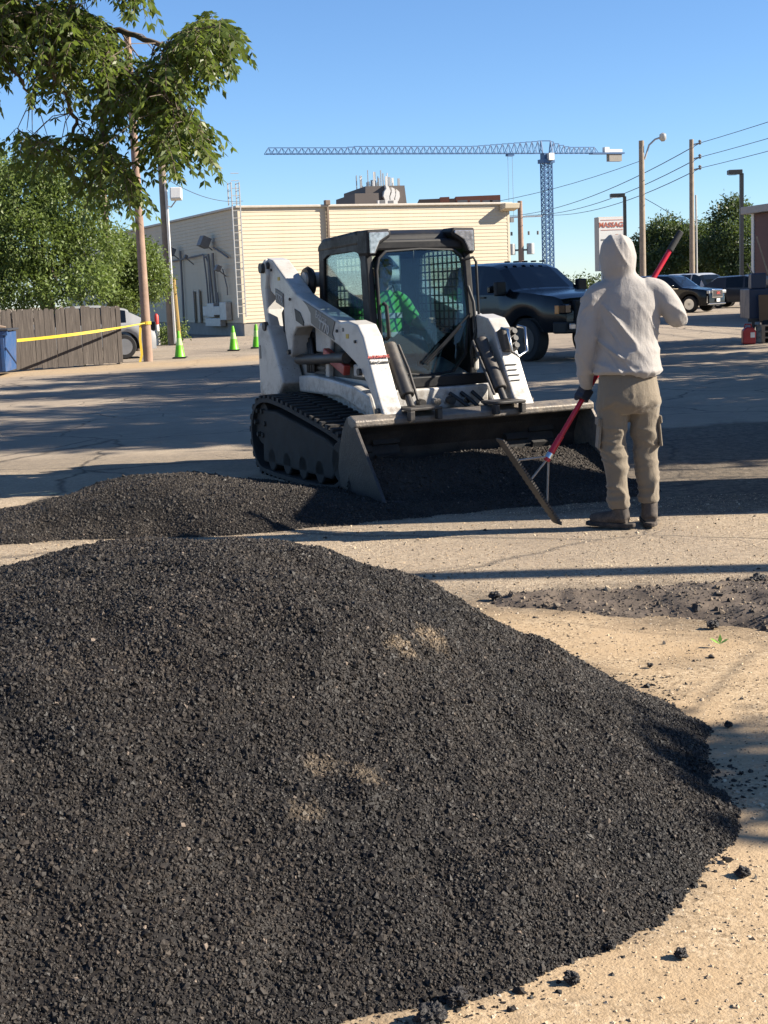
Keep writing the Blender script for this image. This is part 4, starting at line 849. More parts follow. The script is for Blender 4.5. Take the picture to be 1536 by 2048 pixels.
for z, rx, ry, cy in ((1.17, .191, .150, .147), (1.33, .200, .144, .158)):
    k = MB(); rings(k, [(0, cy, z - .022, rx, ry), (0, cy, z + .022, rx, ry)], 28); k.build('reflective_stripe', STRIPE, sh, smooth=40)
j = MB(); rings(j, [(0, .14, 1.03, .17, .13), (0, .13, .98, .17, .13)])
for sx in (-1, 1): limb(j, [(sx * .09, .12, 1.08, .095), (sx * .12, -.10, 1.09, .085), (sx * .13, -.28, 1.09, .072), (sx * .125, -.37, .98, .058), (sx * .12, -.40, .89, .05)])
melt(j, 'trousers', mat('denim_dark', (.03, .04, .07), .9), op, .012, 3)
for sx in (-1, 1):
    k = MB(); limb(k, [(sx * .12, -.36, .875, .042), (sx * .12, -.44, .868, .040), (sx * .12, -.52, .862, .032)]); melt(k, 'boot', BOOT, op, .009, 2)
    hand('hand', (sx * .285, -.225, 1.255), (0, -.1, 1), (sx * .3, .9, 0), op, SKIN, .028, (sx * .283, -.14, 1.238))
k = MB(); rings(k, [(0, .095, 1.735, .088, .108), (0, .095, 1.765, .089, .109), (0, .10, 1.80, .080, .098), (0, .105, 1.83, .055, .07), (0, .11, 1.842, .02, .025)]); k.prismz([(-.075, .01), (-.06, -.05), (0, -.075), (.06, -.05), (.075, .01)], 1.738, 1.748); melt(k, 'cap', CABBLK, op, .008, 2)
# ================================================================== BUILDINGS
CREAM = mat('cream_siding', (.635, .545, .40), .75, var=.05, vs=1.5, dirt=(.50, .43, .32), dirt_amt=.3, ds=.8)
TRIM = mat('cream_trim', (.62, .535, .395), .7, var=.05); CONC = mat('grey_concrete', (.30, .275, .24), .9, var=.15, vs=3, bump=.3); GALV = mat('galvanised_steel', (.38, .38, .37), .5, .5, var=.15)
PIPE = mat('grey_pipe', (.17, .17, .17), .6); BROWNP = mat('brown_downspout', (.17, .12, .085), .6); WHITEP = mat('white_paint', (.72, .71, .68), .6, var=.06)
BO, BR = Vector((-5.38, 58, 0)), R(23.7)
bd_ = thing('siding_building', 'long single-storey cream building with horizontal siding behind the loader', 'building', BO, BR)
BW, BD, BH, FND = 12.4, 34.0, 5.12, .52
MB().bb(.03, BW - .03, .03, BD - .03, FND, BH - .03).build('wall', CREAM, bd_)
MB().bb(.045, BW - .045, .045, BD - .045, -.3, FND + .01).build('foundation', CONC, bd_)
MB().bb(-.10, BW + .10, -.10, BD + .1, BH - .045, BH + .05).build('roof', mat('roof_metal', (.50, .45, .38), .55), bd_, bevel=.02)
nb = 31; ex = (BH - FND - .06) / nb
def board_mesh(Lb):
    m = MB(); m.add([(0, .0, 0), (0, -.024, 0), (0, -.006, ex + .012), (0, .0, ex + .012), (Lb, 0, 0), (Lb, -.024, 0), (Lb, -.006, ex + .012), (Lb, 0, ex + .012)], [(0, 1, 2, 3), (7, 6, 5, 4), (1, 0, 4, 5), (2, 1, 5, 6), (3, 2, 6, 7), (0, 3, 7, 4)])
    me = m.mesh('siding_board'); me.materials.append(CREAM); return me
bmF, bmL = board_mesh(BW - .24), board_mesh(BD - .24)
for k in range(nb):
    o = bpy.data.objects.new('siding_board', bmF); COL.objects.link(o); o.parent = bd_; o.location = (.12, .029, FND + k * ex)
    o = bpy.data.objects.new('siding_board', bmL); COL.objects.link(o); o.parent = bd_; o.location = (.029, BD - .12, FND + k * ex); o.rotation_euler = (0, 0, R(-90))
for x, y in ((.0, .0), (BW - .12, .0), (.0, BD - .12)): MB().bb(x, x + .12, y, y + .12, FND - .02, BH - .05).build('corner_trim', TRIM, bd_, bevel=.008)
def plane_hit(px, py, O, rz, axis, off):
    n = Vector((math.cos(rz), math.sin(rz), 0)) if axis == 'x' else Vector((-math.sin(rz), math.cos(rz), 0))
    d = ray(px, py); c = Vector((0, 0, CH)); t = ((O - c).dot(n) + off) / d.dot(n); w = c + d * t - O
    return Vector((w.x * math.cos(rz) + w.y * math.sin(rz), -w.x * math.sin(rz) + w.y * math.cos(rz), w.z))
wl = lambda px, py: plane_hit(px, py, BO, BR, 'x', -.05)
wf = lambda px, py: plane_hit(px, py, BO, BR, 'y', -.06)
# ladder with roof stiles on the front wall
lx = wf(471, 600).x; rx_ = wf(487, 600).x
ldr = MB()
for x in (lx, rx_): ldr.bb(x - .02, x + .02, -.32, -.27, .75, BH + .95)
for k in range(20): ldr.cyl((lx, -.295, .9 + k * .29), (rx_, -.295, .9 + k * .29), .014, n=6)
for z in (1.3, 2.7, 4.2):
    for x in (lx, rx_): ldr.bb(x - .015, x + .015, -.29, -.02, z - .02, z + .02)
for x in (lx, rx_):
    ldr.bb(x - .02, x + .02, .12, .16, BH + .05, BH + .95)
    for z in (.35, .62, .9): ldr.bb(x - .012, x + .012, -.30, .15, BH + z - .012, BH + z + .012)
ldr.build('wall_ladder', GALV, bd_)
dx = wf(655, 430).x
MB().bb(dx - .05, dx + .05, -.13, -.03, 1.0, BH - .06).build('downspout', BROWNP, bd_, bevel=.01); MB().bb(dx - .12, dx + .10, -.2, .02, BH + .02, BH + .22).build('scupper', BROWNP, bd_, bevel=.02)
fx = BW - .55
MB().prism([(-.55, BH - .02), (-.02, BH - .02), (-.02, BH - .34), (-.50, BH - .24)], BW - .50, BW + .22).build('canopy_light', TRIM, bd_, bevel=.02)
MB().tube([wf(505, 640) + Vector((0, -.25, -.2)), wf(500, 680) + Vector((0, -.5, 0))], .03, 8).build('leaning_pipe', PIPE, bd_)
def wpipe(pts, r=.035, mt=PIPE, nm='conduit'): MB().tube([wl(*p) + Vector((-.06, 0, 0)) for p in pts], r, 6).build(nm, mt, bd_)
wpipe([(363, 502), (367, 570), (371, 656)], .05); wpipe([(343, 523), (388, 514), (408, 509), (413, 515)]); wpipe([(410, 512), (416, 560), (420, 612)]); wpipe([(414, 513), (419, 525), (424, 610)]); wpipe([(419, 508), (424, 560), (430, 608)], .05); wpipe([(428, 506), (432, 560), (436, 605)], .05)
wpipe([(448, 538), (457, 575), (458, 590)], .025); wpipe([(437, 585), (440, 610)], .04); wpipe([(430, 495), (445, 505), (459, 515)], .04)
for a, b_ in (((385, 583), (393, 656)), ((395, 581), (404, 655))):
    p0, p1 = wl(*a), wl(*b_); dr = MB().bb(-.09, -.03, min(p0.y, p1.y), max(p0.y, p1.y) - .0, FND, max(p0.z, p1.z)).build('service_door', CREAM, bd_, bevel=.01); 
    MB().bb(-.11, -.088, min(p0.y, p1.y) - .04, min(p0.y, p1.y) + .03, FND, max(p0.z, p1.z) + .04).build('door_frame', PIPE, dr)
for (x0, y0, x1, y1) in ((416, 612, 424, 632), (425, 606, 436, 634), (437, 612, 450, 630), (450, 604, 461, 640), (421, 636, 450, 652)):
    p0, p1 = wl(x0, y1), wl(x1, y0); MB().bb(-.27, -.02, min(p0.y, p1.y), max(p0.y, p1.y), min(p0.z, p1.z), max(p0.z, p1.z)).build('meter_box', GALV, bd_, bevel=.02)
for (x, y, s) in ((357, 503, .42), (424, 484, .55), (452, 536, .3), (387, 513, .2)):
    p0 = wl(x, y); fl = MB(); fl.box(p0 + Vector((-.35, 0, 0)), (s * .7, s, s * .8), Matrix.Rotation(R(25), 3, 'Y')); fl.cyl(p0 + Vector((-.3, 0, -.1)), p0 + Vector((0, 0, -.35)), .03, n=6); fl.build('flood_light', PIPE, bd_, bevel=.02)
# far grey tower with white flame emblem
TG = mat('tower_grey_panel', (.115, .098, .09), .85, var=.04, vs=.2); EMB = mat('emblem_white', (.74, .72, .68), .6)
def tp_(px, py, Y=280): return at(px, py, Y)
tw = thing('office_tower', 'dark grey stepped tower with white flame emblem behind the cream roof', 'tower', tp_(765, 560) * Vector((1, 1, 0)) if False else (tp_(765, 560).x, 280, 0), R(14))
tx = tw.location.x
def TL(px, py): p = tp_(px, py); return (p.x - tx, p.z)
a, b_, c, d = TL(733, 372), TL(814, 363), TL(826, 430), TL(728, 430)
m = MB(); zt = a[1]; m.add([(d[0] - .3, 0, 0), (c[0] + .8, 0, 0), (c[0] + .8, 22, 0), (d[0] - .3, 22, 0), (a[0], 1.2, zt), (b_[0], 1.2, zt), (b_[0], 20, zt), (a[0], 20, zt)], [(0, 1, 5, 4), (1, 2, 6, 5), (2, 3, 7, 6), (3, 0, 4, 7), (4, 5, 6, 7), (3, 2, 1, 0)]); tb = m.build('tower_block', TG, tw)
e, f_ = TL(702, 390), TL(742, 388)
m = MB(); m.add([(e[0] - .6, -3, 0), (f_[0] + 1.2, -3, 0), (f_[0] + 1.2, 15, 0), (e[0] - .6, 15, 0), (e[0], -2.6, e[1]), (f_[0] + .8, -2.6, e[1]), (f_[0] + .8, 14, e[1]), (e[0], 14, e[1])], [(0, 1, 5, 4), (1, 2, 6, 5), (2, 3, 7, 6), (3, 0, 4, 7), (4, 5, 6, 7), (3, 2, 1, 0)]); m.build('lower_block', TG, tw)
for poly in ([(771, 369), (778, 373), (782, 382), (779, 393), (780, 403), (771, 401), (767, 392), (769, 383), (773, 377)], [(784, 374), (790, 377), (792, 388), (789, 397), (791, 405), (782, 404), (781, 393), (784, 384)], [(794, 378), (800, 383), (801, 393), (798, 401), (793, 405), (791, 397), (793, 388)]):
    MB().prismy([TL(*q) for q in poly], -.1, 1.6).build('emblem', EMB, tw)
rs = random.Random(3)
for k in range(34):
    x = rs.uniform(a[0] + .2, b_[0] - .2); hh = rs.uniform(.8, 2.2) if k % 4 else rs.uniform(2, 3.4); w = rs.choice((.07, .1, .22))
    MB().bb(x - w, x + w, 2 + k * .3, 2.3 + k * .3, zt, zt + hh).build('antenna', EMB if k % 3 == 0 else GALV, tw)
w0, w1 = TL(745, 404), TL(786, 415); wb = MB().bb(w0[0], w1[0], -4, -3.05, 0, w0[1]).build('roof_hut', EMB, tw)
for px in (755, 772): q = TL(px, 407); MB().bb(q[0] - .5, q[0] + .5, -4.05, -3.98, q[1] - .4, q[1] + .3).build('hut_window', PIPE, wb)
BRK = mat('red_brick', (.20, .075, .05), .9, var=.12, vs=1.2); BRD = mat('dark_brick', (.085, .06, .05), .9)
bb_ = thing('brick_building', 'low red brick building showing above the cream roof at right', 'building', (at(900, 560, 200).x, 200, 0))
BL = lambda px, py: (at(px, py, 200).x - bb_.location.x, at(px, py, 200).z)
for (x0, x1, yt, mt) in ((838, 880, 398, BRD), (880, 899, 394, BRK), (899, 912, 397, BRD), (911, 1001, 391.5, BRK)):
    p0, p1 = BL(x0, yt), BL(x1, yt); MB().bb(p0[0], p1[0] - .02, 0, 12, 0, (p0[1] + p1[1]) / 2).build('brick_wall', mt, bb_)
for px in (925, 950, 975, 990): q = BL(px, 404); MB().bb(q[0] - .7, q[0] + .7, -.05, .05, q[1] - .5, q[1] + .25).build('window', PIPE, bb_)
# maroon building at the right edge
MAR = mat('maroon_siding', (.10, .038, .036), .7, var=.08); MO, MR = Vector((15.75, 60, 0)), R(-78)
mb_ = thing('maroon_building', 'maroon sided building with pale corner trim at the right edge', 'building', MO, MR)
MB().bb(.02, 16, .02, 10, 0, 4.1).build('wall', MAR, mb_)
mm = MB(); e2 = .135; mm.add([(0, 0, 0), (0, -.022, 0), (0, -.005, e2 + .01), (0, 0, e2 + .01), (15.6, 0, 0), (15.6, -.022, 0), (15.6, -.005, e2 + .01), (15.6, 0, e2 + .01)], [(0, 1, 2, 3), (7, 6, 5, 4), (1, 0, 4, 5), (2, 1, 5, 6), (3, 2, 6, 7), (0, 3, 7, 4)]); me_ = mm.mesh('siding_board'); me_.materials.append(MAR)
for k in range(30): o = bpy.data.objects.new('siding_board', me_); COL.objects.link(o); o.parent = mb_; o.location = (.22, .018, .05 + k * e2)
MB().bb(-.02, .20, -.03, .18, 0, 4.12).build('corner_trim', WHITEP, mb_); MB().bb(-.35, 16.2, -.35, 10.2, 4.12, 4.42).build('roof', mat('grey_fascia', (.28, .26, .25), .6), mb_, bevel=.02)

# ================================================================== CRANE
CB = mat('crane_blue', (.032, .105, .25), .5, var=.1); cr_ = thing('tower_crane', 'tall blue lattice tower crane with long jib on the skyline', 'crane', (36.3, 300, 0), R(21.3))
def truss(m, A, B, w0, h0, nseg, topscale=None, r=.11):
    A = Vector(A); B = Vector(B); d = B - A
    for i in range(nseg):
        p, q = A + d * (i / nseg), A + d * ((i + 1) / nseg); h = h0 if topscale is None else topscale(i / nseg); h2 = h0 if topscale is None else topscale((i + 1) / nseg)
        tp0, tp1 = p.lerp(q, 0) + Vector((0, 0, h)), q + Vector((0, 0, h2)); mid = p.lerp(q, .5) + Vector((0, 0, (h + h2) / 2))
        for s in (-w0 / 2, w0 / 2):
            o = Vector((0, s, 0)); m.cyl(p + o, q + o, r, n=4, caps=False); m.cyl(p + o, mid, r * .6, n=4, caps=False); m.cyl(q + o, mid, r * .6, n=4, caps=False)
        m.cyl(p + Vector((0, -w0 / 2, 0)), p + Vector((0, w0 / 2, 0)), r * .5, n=4, caps=False)
        m.cyl(p + Vector((0, 0, h)) if i == 0 else mid + (A - B).normalized() * (d.length / nseg), mid, r, n=4, caps=False)
JZ = 28.4
m = MB(); hs = .86
for i in range(24):
    z0, z1 = i * 1.12, (i + 1) * 1.12
    for sx, sy in ((-hs, -hs), (hs, -hs), (hs, hs), (-hs, hs)): m.cyl((sx, sy, z0), (sx, sy, z1), .15, n=4, caps=False)
    q = [(-hs, -hs), (hs, -hs), (hs, hs), (-hs, hs)]
    for k in range(4):
        a_, b2 = q[k], q[(k + 1) % 4]
        m.cyl((a_[0], a_[1], z0), (b2[0], b2[1], z1), .07, n=4, caps=False); m.cyl((b2[0], b2[1], z0), (a_[0], a_[1], z1), .07, n=4, caps=False); m.cyl((a_[0], a_[1], z0), (b2[0], b2[1], z0), .07, n=4, caps=False)
m.build('mast', CB, cr_)
m = MB(); m.bb(-1.3, 1.3, -1.3, 1.3, 26.4, 27.2); m.bb(-.9, .9, -.9, .9, 27.2, 28.4); m.build('slewing_ring', CB, cr_)
m = MB(); truss(m, (-1.2, 0, JZ), (-60.3, 0, JZ), 1.3, 1.4, 44, lambda t: 2.5 - 1.1 * min(1, t / .27) if t < .27 else (1.4 if t < .72 else 1.15)); m.build('jib', CB, cr_)
m = MB(); truss(m, (1.2, 0, JZ), (12, 0, JZ), 1.3, 1.5, 9, lambda t: 2.4 - 1.2 * min(1, t * 2.4)); m.bb(10.5, 18.2, -.8, .8, JZ - .2, JZ + .1); m.build('counter_jib', CB, cr_)
m = MB();
for x in (-1.1, 1.1): m.cyl((x, -.7, JZ), (x, 0, JZ + 2.5), .14, n=4); m.cyl((x, .7, JZ), (x, 0, JZ + 2.5), .14, n=4)
m.cyl((-1.1, 0, JZ + 2.5), (1.1, 0, JZ + 2.5), .14, n=4); m.build('tower_head', CB, cr_)
MB().bb(14.6, 17.6, -.6, .6, JZ - 1.7, JZ - .2).build('counterweight', CONC, cr_); MB().bb(13.6, 14.7, -.5, .5, JZ + .1, JZ + 1.2).build('winch_house', EMB, cr_)
MB().bb(14.8, 18, -.15, .1, JZ + .2, JZ + .8).build('name_board', EMB, cr_); 
MB().bb(-.3, .9, -1.9, -.9, 26.9, 28.3).build('operator_cab', EMB, cr_); MB().bb(-9, -7.6, -.6, .6, JZ - .55, JZ - .1).build('trolley', CB, cr_)
m = MB()
for x in (-8.8, -7.8): m.cyl((x, 0, JZ - .5), (x, 0, 15.5), .035, n=4)
m.bb(-8.7, -7.9, -.3, .3, 14.6, 15.5); m.build('hoist_line', PIPE, cr_)

# ================================================================== POLES, LAMPS, SIGN, WIRES
def woodmat(n, c): return mat(n, c, .9, var=.22, vs=4, bump=.4, bs=30)
WD1, WD2 = woodmat('pole_wood_brown', (.30, .205, .155)), woodmat('pole_wood_grey', (.28, .225, .17))
def pole(name, label, loc, h, r0, r1, mt, lean=(0, 0)):
    t = thing(name, label, 'utility pole', loc); MB().tube([(0, 0, -.1), (lean[0] * .5, lean[1] * .5, h / 2), (lean[0], lean[1], h)], [r0, (r0 + r1) / 2, r1], 14).build('shaft', mt, t, smooth=50); return t
p1 = pole('utility_pole', 'brown wooden pole wrapped with yellow tape beside the picket fence', (-5.97, 37.15, 0), 8.2, .125, .088, WD1)
p2 = pole('utility_pole', 'tall wooden pole with white flood lamp and yellow guard near the cream building', (-7.12, 49.8, 0), 8.2, .16, .12, WD2)
MB().tube([(.28, -.1, 0), (.2, -.12, 2.3)], .055, 8).build('guy_guard', mat('yellow_plastic', (.36, .24, .07), .5), p2)
q = at(352, 388, 49.6) - Vector(p2.location); MB().box(q, (.40, .25, .42), Matrix.Rotation(R(-18), 3, 'X')).build('flood_lamp', WHITEP, p2, bevel=.04); MB().tube([(0, 0, q.z - .35), (.25, -.05, q.z - .42), q + Vector((0, 0, -.2))], .025, 6).build('lamp_bracket', GALV, p2)
MB().bb(.085, .155, -.24, -.06, .05, 5.5).build('painted_sunlit_side', WHITEP, p2)  # pole's sunlit right side laid on as a white strip
bp = at(219, 560, 70); p3 = pole('utility_pole', 'distant pole with white transformer rising behind the left tree', (bp.x, 70, 0), 8.4, .19, .14, WD1)
q = at(195, 385, 70) - Vector((bp.x, 70, 0)); MB().cyl(q + Vector((0, 0, -.45)), q + Vector((0, 0, .45)), .26, n=16).build('transformer', WHITEP, p3, smooth=40, bevel=.04); MB().bb(q.x, 0, -.05, .05, q.z - .6, q.z - .5).build('bracket', GALV, p3)
p4 = pole('utility_pole', 'wooden light pole with curved lamp arm above the hooded worker', (17.72, 95, 0), 10.6, .22, .17, WD2)
MB().tube([(.2, 0, 9.4), (.5, 0, 10.3), (.9, 0, 10.65), (1.25, 0, 10.75)], .06, 8).build('lamp_arm', GALV, p4); MB().lathe([(.05, .3), (.22, .2), (.24, -.1), (.1, -.25)], 12, (1.4, 0, 10.75)).build('lamp_head', GALV, p4, smooth=50)
p5 = pole('utility_pole', 'wooden power pole with insulators carrying three wires at right', (20.98, 95, 0), 10.55, .185, .14, WD2)
HZ = (10.2, 9.3, 8.6)
for z in HZ: ins = MB(); ins.cyl((0, 0, z), (.55, 0, z + .1), .04, n=6); ins.lathe([(.05, -.1), (.12, -.02), (.07, .05), (.12, .12), (.05, .2)], 10, (.55, 0, z + .1)); ins.build('insulator', PIPE, p5)
MB().tube([(.34, .1, 0), (.30, .1, 7.0)], .06, 6).build('conduit', GALV, p5)
p6 = pole('utility_pole', 'far brown pole with twin transformers between building and crane', (16.25, 159, 0), 10.8, .36, .26, WD1)
MB().bb(-1.6, 2.4, -.1, .1, 9.0, 9.16).build('crossarm', WHITEP, p6)
for sx in (-1, 1): MB().cyl((sx * 1.05, 0, 5.0), (sx * 1.05, 0, 6.2), .42, n=14).build('transformer', GALV, p6, smooth=40, bevel=.05)
MB().bb(-1.0, 1.0, -.08, .08, 5.4, 5.6).build('bracket', PIPE, p6)
for x in (-1.0, .9, 1.9): MB().cyl((x, 0, 7.1), (x, 0, 7.5), .12, n=8).build('fuse', PIPE, p6)
WM = mat('wire_black', (.03, .035, .04), .6)
def wire(label, A, B, sag, r):
    A = Vector(A); B = Vector(B); pts = [A.lerp(B, i / 16) - Vector((0, 0, sag * 4 * (i / 16) * (1 - i / 16))) for i in range(17)]
    o = MB().tube(pts, r, 4).build('power_line', WM); tag(o, label, 'wire', 'overhead power lines')
for i, z in enumerate(HZ):
    nm = ('topmost', 'middle', 'lowest')[i]
    wire(nm + ' of three power lines from the insulator pole off to the right', (21.53, 95, z + .1), (26.1, 32, z + .3), .35, .022)
    wire(nm + ' of three power lines from the insulator pole to the far transformer pole', (21.53, 95, z + .1), (16.25 + (-1.2, .6, 2.0)[i], 159, 9.25), 1.0, .03)
wire('thin sloping service wire between the two right-hand wooden poles', (17.9, 95, 6.9), (20.9, 95, 4.9), -.08, .025)
wire('thin cable from the flood lamp pole to the cream roof ladder', (-6.9, 49.8, 5.6), tuple(at(486, 402, 58.2)), .25, .012)
wire('faint cable passing behind the crane jib toward the light pole', tuple(at(700, 418, 120)), (17.6, 95, 9.3), 1.2, .02)
LMP = mat('lamp_post_bronze', (.035, .035, .033), .5)
def lamp(label, x, y, h, arm):
    t = thing('street_lamp', label, 'lamp post', (x, y, 0), 0, 'dark parking lot lamps'); MB().bb(-.1, .1, -.1, .1, 0, h).build('pole', LMP, t); MB().bb(-arm, -.0, -.28, .28, h - .04, h + .20).build('lamp_head', LMP, t, bevel=.03); MB().bb(-arm + .06, -.25, -.22, .22, h - .07, h - .045).build('lens', LENS, t)
lamp('dark square-headed lamp post standing before the massage sign', 16.75, 96, 7.15, .95); lamp('dark square-headed lamp post near the maroon building', 20.42, 80, 7.2, .75)
sg = thing('pylon_sign', 'tall white pylon sign lettered MASSAGE behind the worker', 'sign', (at(1225, 560, 129).x, 129, 0), R(14))
SX = 1.30; zt_ = 7.35
MB().bb(-SX, SX, 0, .9, 2.6, zt_).build('sign_cabinet', mat('sign_cabinet_tan', (.52, .44, .36), .6), sg, bevel=.03)
MB().bb(-SX + .06, SX - .06, -.03, 0, 2.66, zt_ - .06).build('sign_face', WHITEP, sg)
RT = mat('sign_red_letters', (.50, .13, .07), .6); text_part('lettering', 'MASSAGE', .62, RT, sg, frame4((.08, -.05, zt_ - .72), (1, 0, 0), (0, 0, 1)), ext=.01, bold=.012)
for z, w in ((zt_ - .28, .02), (zt_ - 1.15, .02), (zt_ - 2.0, .06)): MB().bb(-SX + .25, SX - .25, -.05, -.035, z - w, z + w).build('sign_rule', RT if w < .05 else PIPE, sg)
for x in (-.7, .7): MB().bb(x - .14, x + .14, .3, .6, 0, 2.6).build('sign_post', GALV, sg)

# ================================================================== FENCE, DUMPSTER, TAPE, CONES, BOLLARD
fa, fb = Vector((-8.62, 34.34, 0)), Vector((-6.46, 36.24, 0)); fdv = (fb - fa).normalized(); fn = thing('picket_fence', 'weathered grey wooden picket fence behind the yellow tape', 'fence', fb, math.atan2(fdv.y, fdv.x))
GW = mat('weathered_wood', (.20, .165, .135), .92, var=.35, vs=7, bump=.5, bs=40)
def wood_grain():
    t = NT('weathered_pickets'); co = t.coord('Object'); oi = t.n('ObjectInfo').outputs['Random']; mp = t.n('Mapping', None, Vector=co); mp.inputs['Scale'].default_value = (9, 9, .7)
    sh = t.n('VectorMath', {'operation': 'MULTIPLY_ADD'}, i0=t.n('CombineXYZ', None, X=oi, Y=oi, Z=oi).outputs[0], i1=(31., 17., 43.), i2=mp.outputs[0])
    n = t.noise(sh.outputs[0], 3, 7, .7); c = t.ramp(n, [(.25, (.018, .015, .013)), (.5, (.055, .046, .040)), (.8, (.135, .115, .098))])
    c = t.mix(t.math('MULTIPLY', oi, .45), c, (.06, .05, .043)); b = t.n('BsdfPrincipled', None, Base_Color=c, Roughness=.92); t.set(b.inputs['Normal'], t.bump(n, .5, .02)); return t.done(b)
PK = wood_grain(); rs = random.Random(11); meshes = []
for k in range(4):
    hw_ = .062 + .004 * k; h = 1.44 + .012 * k
    mk = MB(); mk.prismy([(-hw_, .03), (hw_, .03), (hw_, h - .04), (hw_ - .03, h), (-hw_ + .03, h), (-hw_, h - .045)], -.011, .011); q = mk.mesh('picket'); q.materials.append(PK); meshes.append(q)
for k in range(38):
    o = bpy.data.objects.new('picket', meshes[k % 4] if k % 3 else meshes[(k * 7) % 4]); COL.objects.link(o); o.parent = fn; o.location = (-.07 - k * .142, rs.uniform(-.006, .006), rs.uniform(-.015, .015)); o.rotation_euler = (rs.uniform(-.012, .012), rs.uniform(-.008, .008), rs.uniform(-.04, .04))
for z in (.35, 1.15): MB().bb(-5.4, 0, .02, .06, z, z + .09).build('rail', GW, fn)
for x in (-.05, -2.5, -5.0): MB().bb(x - .05, x + .05, .06, .16, -.2, 1.45).build('post', GW, fn)
BLU = mat('dumpster_blue', (.025, .085, .23), .45, var=.15, dirt=(.10, .07, .05), dirt_amt=.4, ds=3)
du = thing('dumpster', 'blue steel dumpster cut off by the left picture edge', 'dumpster', (-8.42, 32.4, 0), R(4))
m = MB(); m.prismy([(-1.9, .08), (-.02, .08), (.04, .98), (-1.9, .98)], 0, 1.3); m.build('bin', BLU, du, bevel=.015)
MB().bb(-1.9, .08, -.05, 0, .90, 1.0).build('rim', BLU, du, bevel=.01); MB().prismz([(-1.9, -.12), (-.25, -.12), (-.08, 0), (-1.9, 0)], .50, .66).build('fork_pocket', BLU, du, bevel=.01)
for x in (-.06, -.9): MB().bb(x - .04, x + .04, -.035, 0, .1, .9).build('rib', BLU, du, bevel=.005)
MB().bb(-1.9, .10, -.08, 1.32, 1.0, 1.045).build('lid', mat('dumpster_lid', (.03, .035, .045), .6), du, bevel=.01); MB().tube([(-1.0, -.1, 1.10), (-.1, -.1, 1.12), (.02, .1, 1.08)], .025, 6).build('lid_bar', BROWNP, du)
YT = mat('yellow_tape', (.60, .42, .03), .5, var=.1)
A, B = at(34, 681, 32.35), Vector((-5.97, 37.01, 1.02)); tp2 = MB(); V = []; n = 40
B.z = at(292, 646, 37.0).z
for i in range(n + 1):
    t = i / n; p_ = A.lerp(B, t) - Vector((0, 0, .10 * 4 * t * (1 - t) * .4)); tw_ = .9 * math.sin(t * 5.2 + .5) if t > .6 else .25 * math.sin(t * 9); w = Vector((.55 * math.sin(tw_), -.83 * math.sin(tw_), math.cos(tw_))) * (.034 * (1 if t < .75 else 1 - .6 * (t - .75) / .25))
    V += [p_ + w, p_ - w]
tp2.add(V, [(2 * i, 2 * i + 1, 2 * i + 3, 2 * i + 2) for i in range(n)])
for z, dz in ((B.z, .04),): tp2.lathe([(.138, -dz), (.140, -dz), (.140, dz), (.138, dz)], 18, (-5.97, 37.15, z))
tl = [(-6.09, 37.02, B.z - .02), (-6.12, 37.0, B.z - .4), (-6.10, 37.0, B.z - .8), (-6.16, 36.98, B.z - 1.0)]
for i in range(3):
    p_, q = Vector(tl[i]), Vector(tl[i + 1]); s = Vector((.03, .012, 0)); tp2.add([p_ - s, p_ + s, q + s, q - s], [(0, 1, 2, 3)])
tag(tp2.build('caution_tape', YT), 'yellow caution tape stretched from dumpster to brown pole', 'tape')
LIME = mat('lime_green_cone', (.15, .56, .012), .45, var=.05); LIME2 = mat('faded_cone_band', (.40, .66, .22), .45); 
for (px, py, lb) in ((360, 716, 'lime green traffic cone nearest the taped brown pole'), (468, 701, 'middle lime green traffic cone in front of the meter boxes'), (514, 696, 'lime green traffic cone closest to the loader')):
    p_ = gr(px, py); c = thing('traffic_cone', lb, 'traffic cone', p_, 0, 'green traffic cones'); MB().bb(-.18, .18, -.18, .18, 0, .035).build('base', mat('cone_base_black', (.02, .02, .02), .8), c, bevel=.01)
    MB().lathe([(.145, .035), (.135, .05), (.092, .34)], 20).build('cone_body', LIME, c, smooth=40); c2 = MB().lathe([(.092, .341), (.062, .53)], 20).build('upper_band', LIME2, c, smooth=40); MB().lathe([(.062, .531), (.032, .715), (.025, .72)], 20).build('cone_tip', LIME, c, smooth=40)
bo_ = thing('bollard', 'slim white bollard with red top beside the pole', 'bollard', (-7.69, 50.4, 0)); MB().cyl((0, 0, 0), (-.03, 0, .72), .075, n=14).build('post', WHITEP, bo_, smooth=40); MB().lathe([(.08, .72), (.08, 1.02), (.05, 1.08), (.01, 1.1)], 14, (-.03, 0, 0)).build('cap', mat('bollard_red', (.50, .04, .03), .5), bo_, smooth=40)

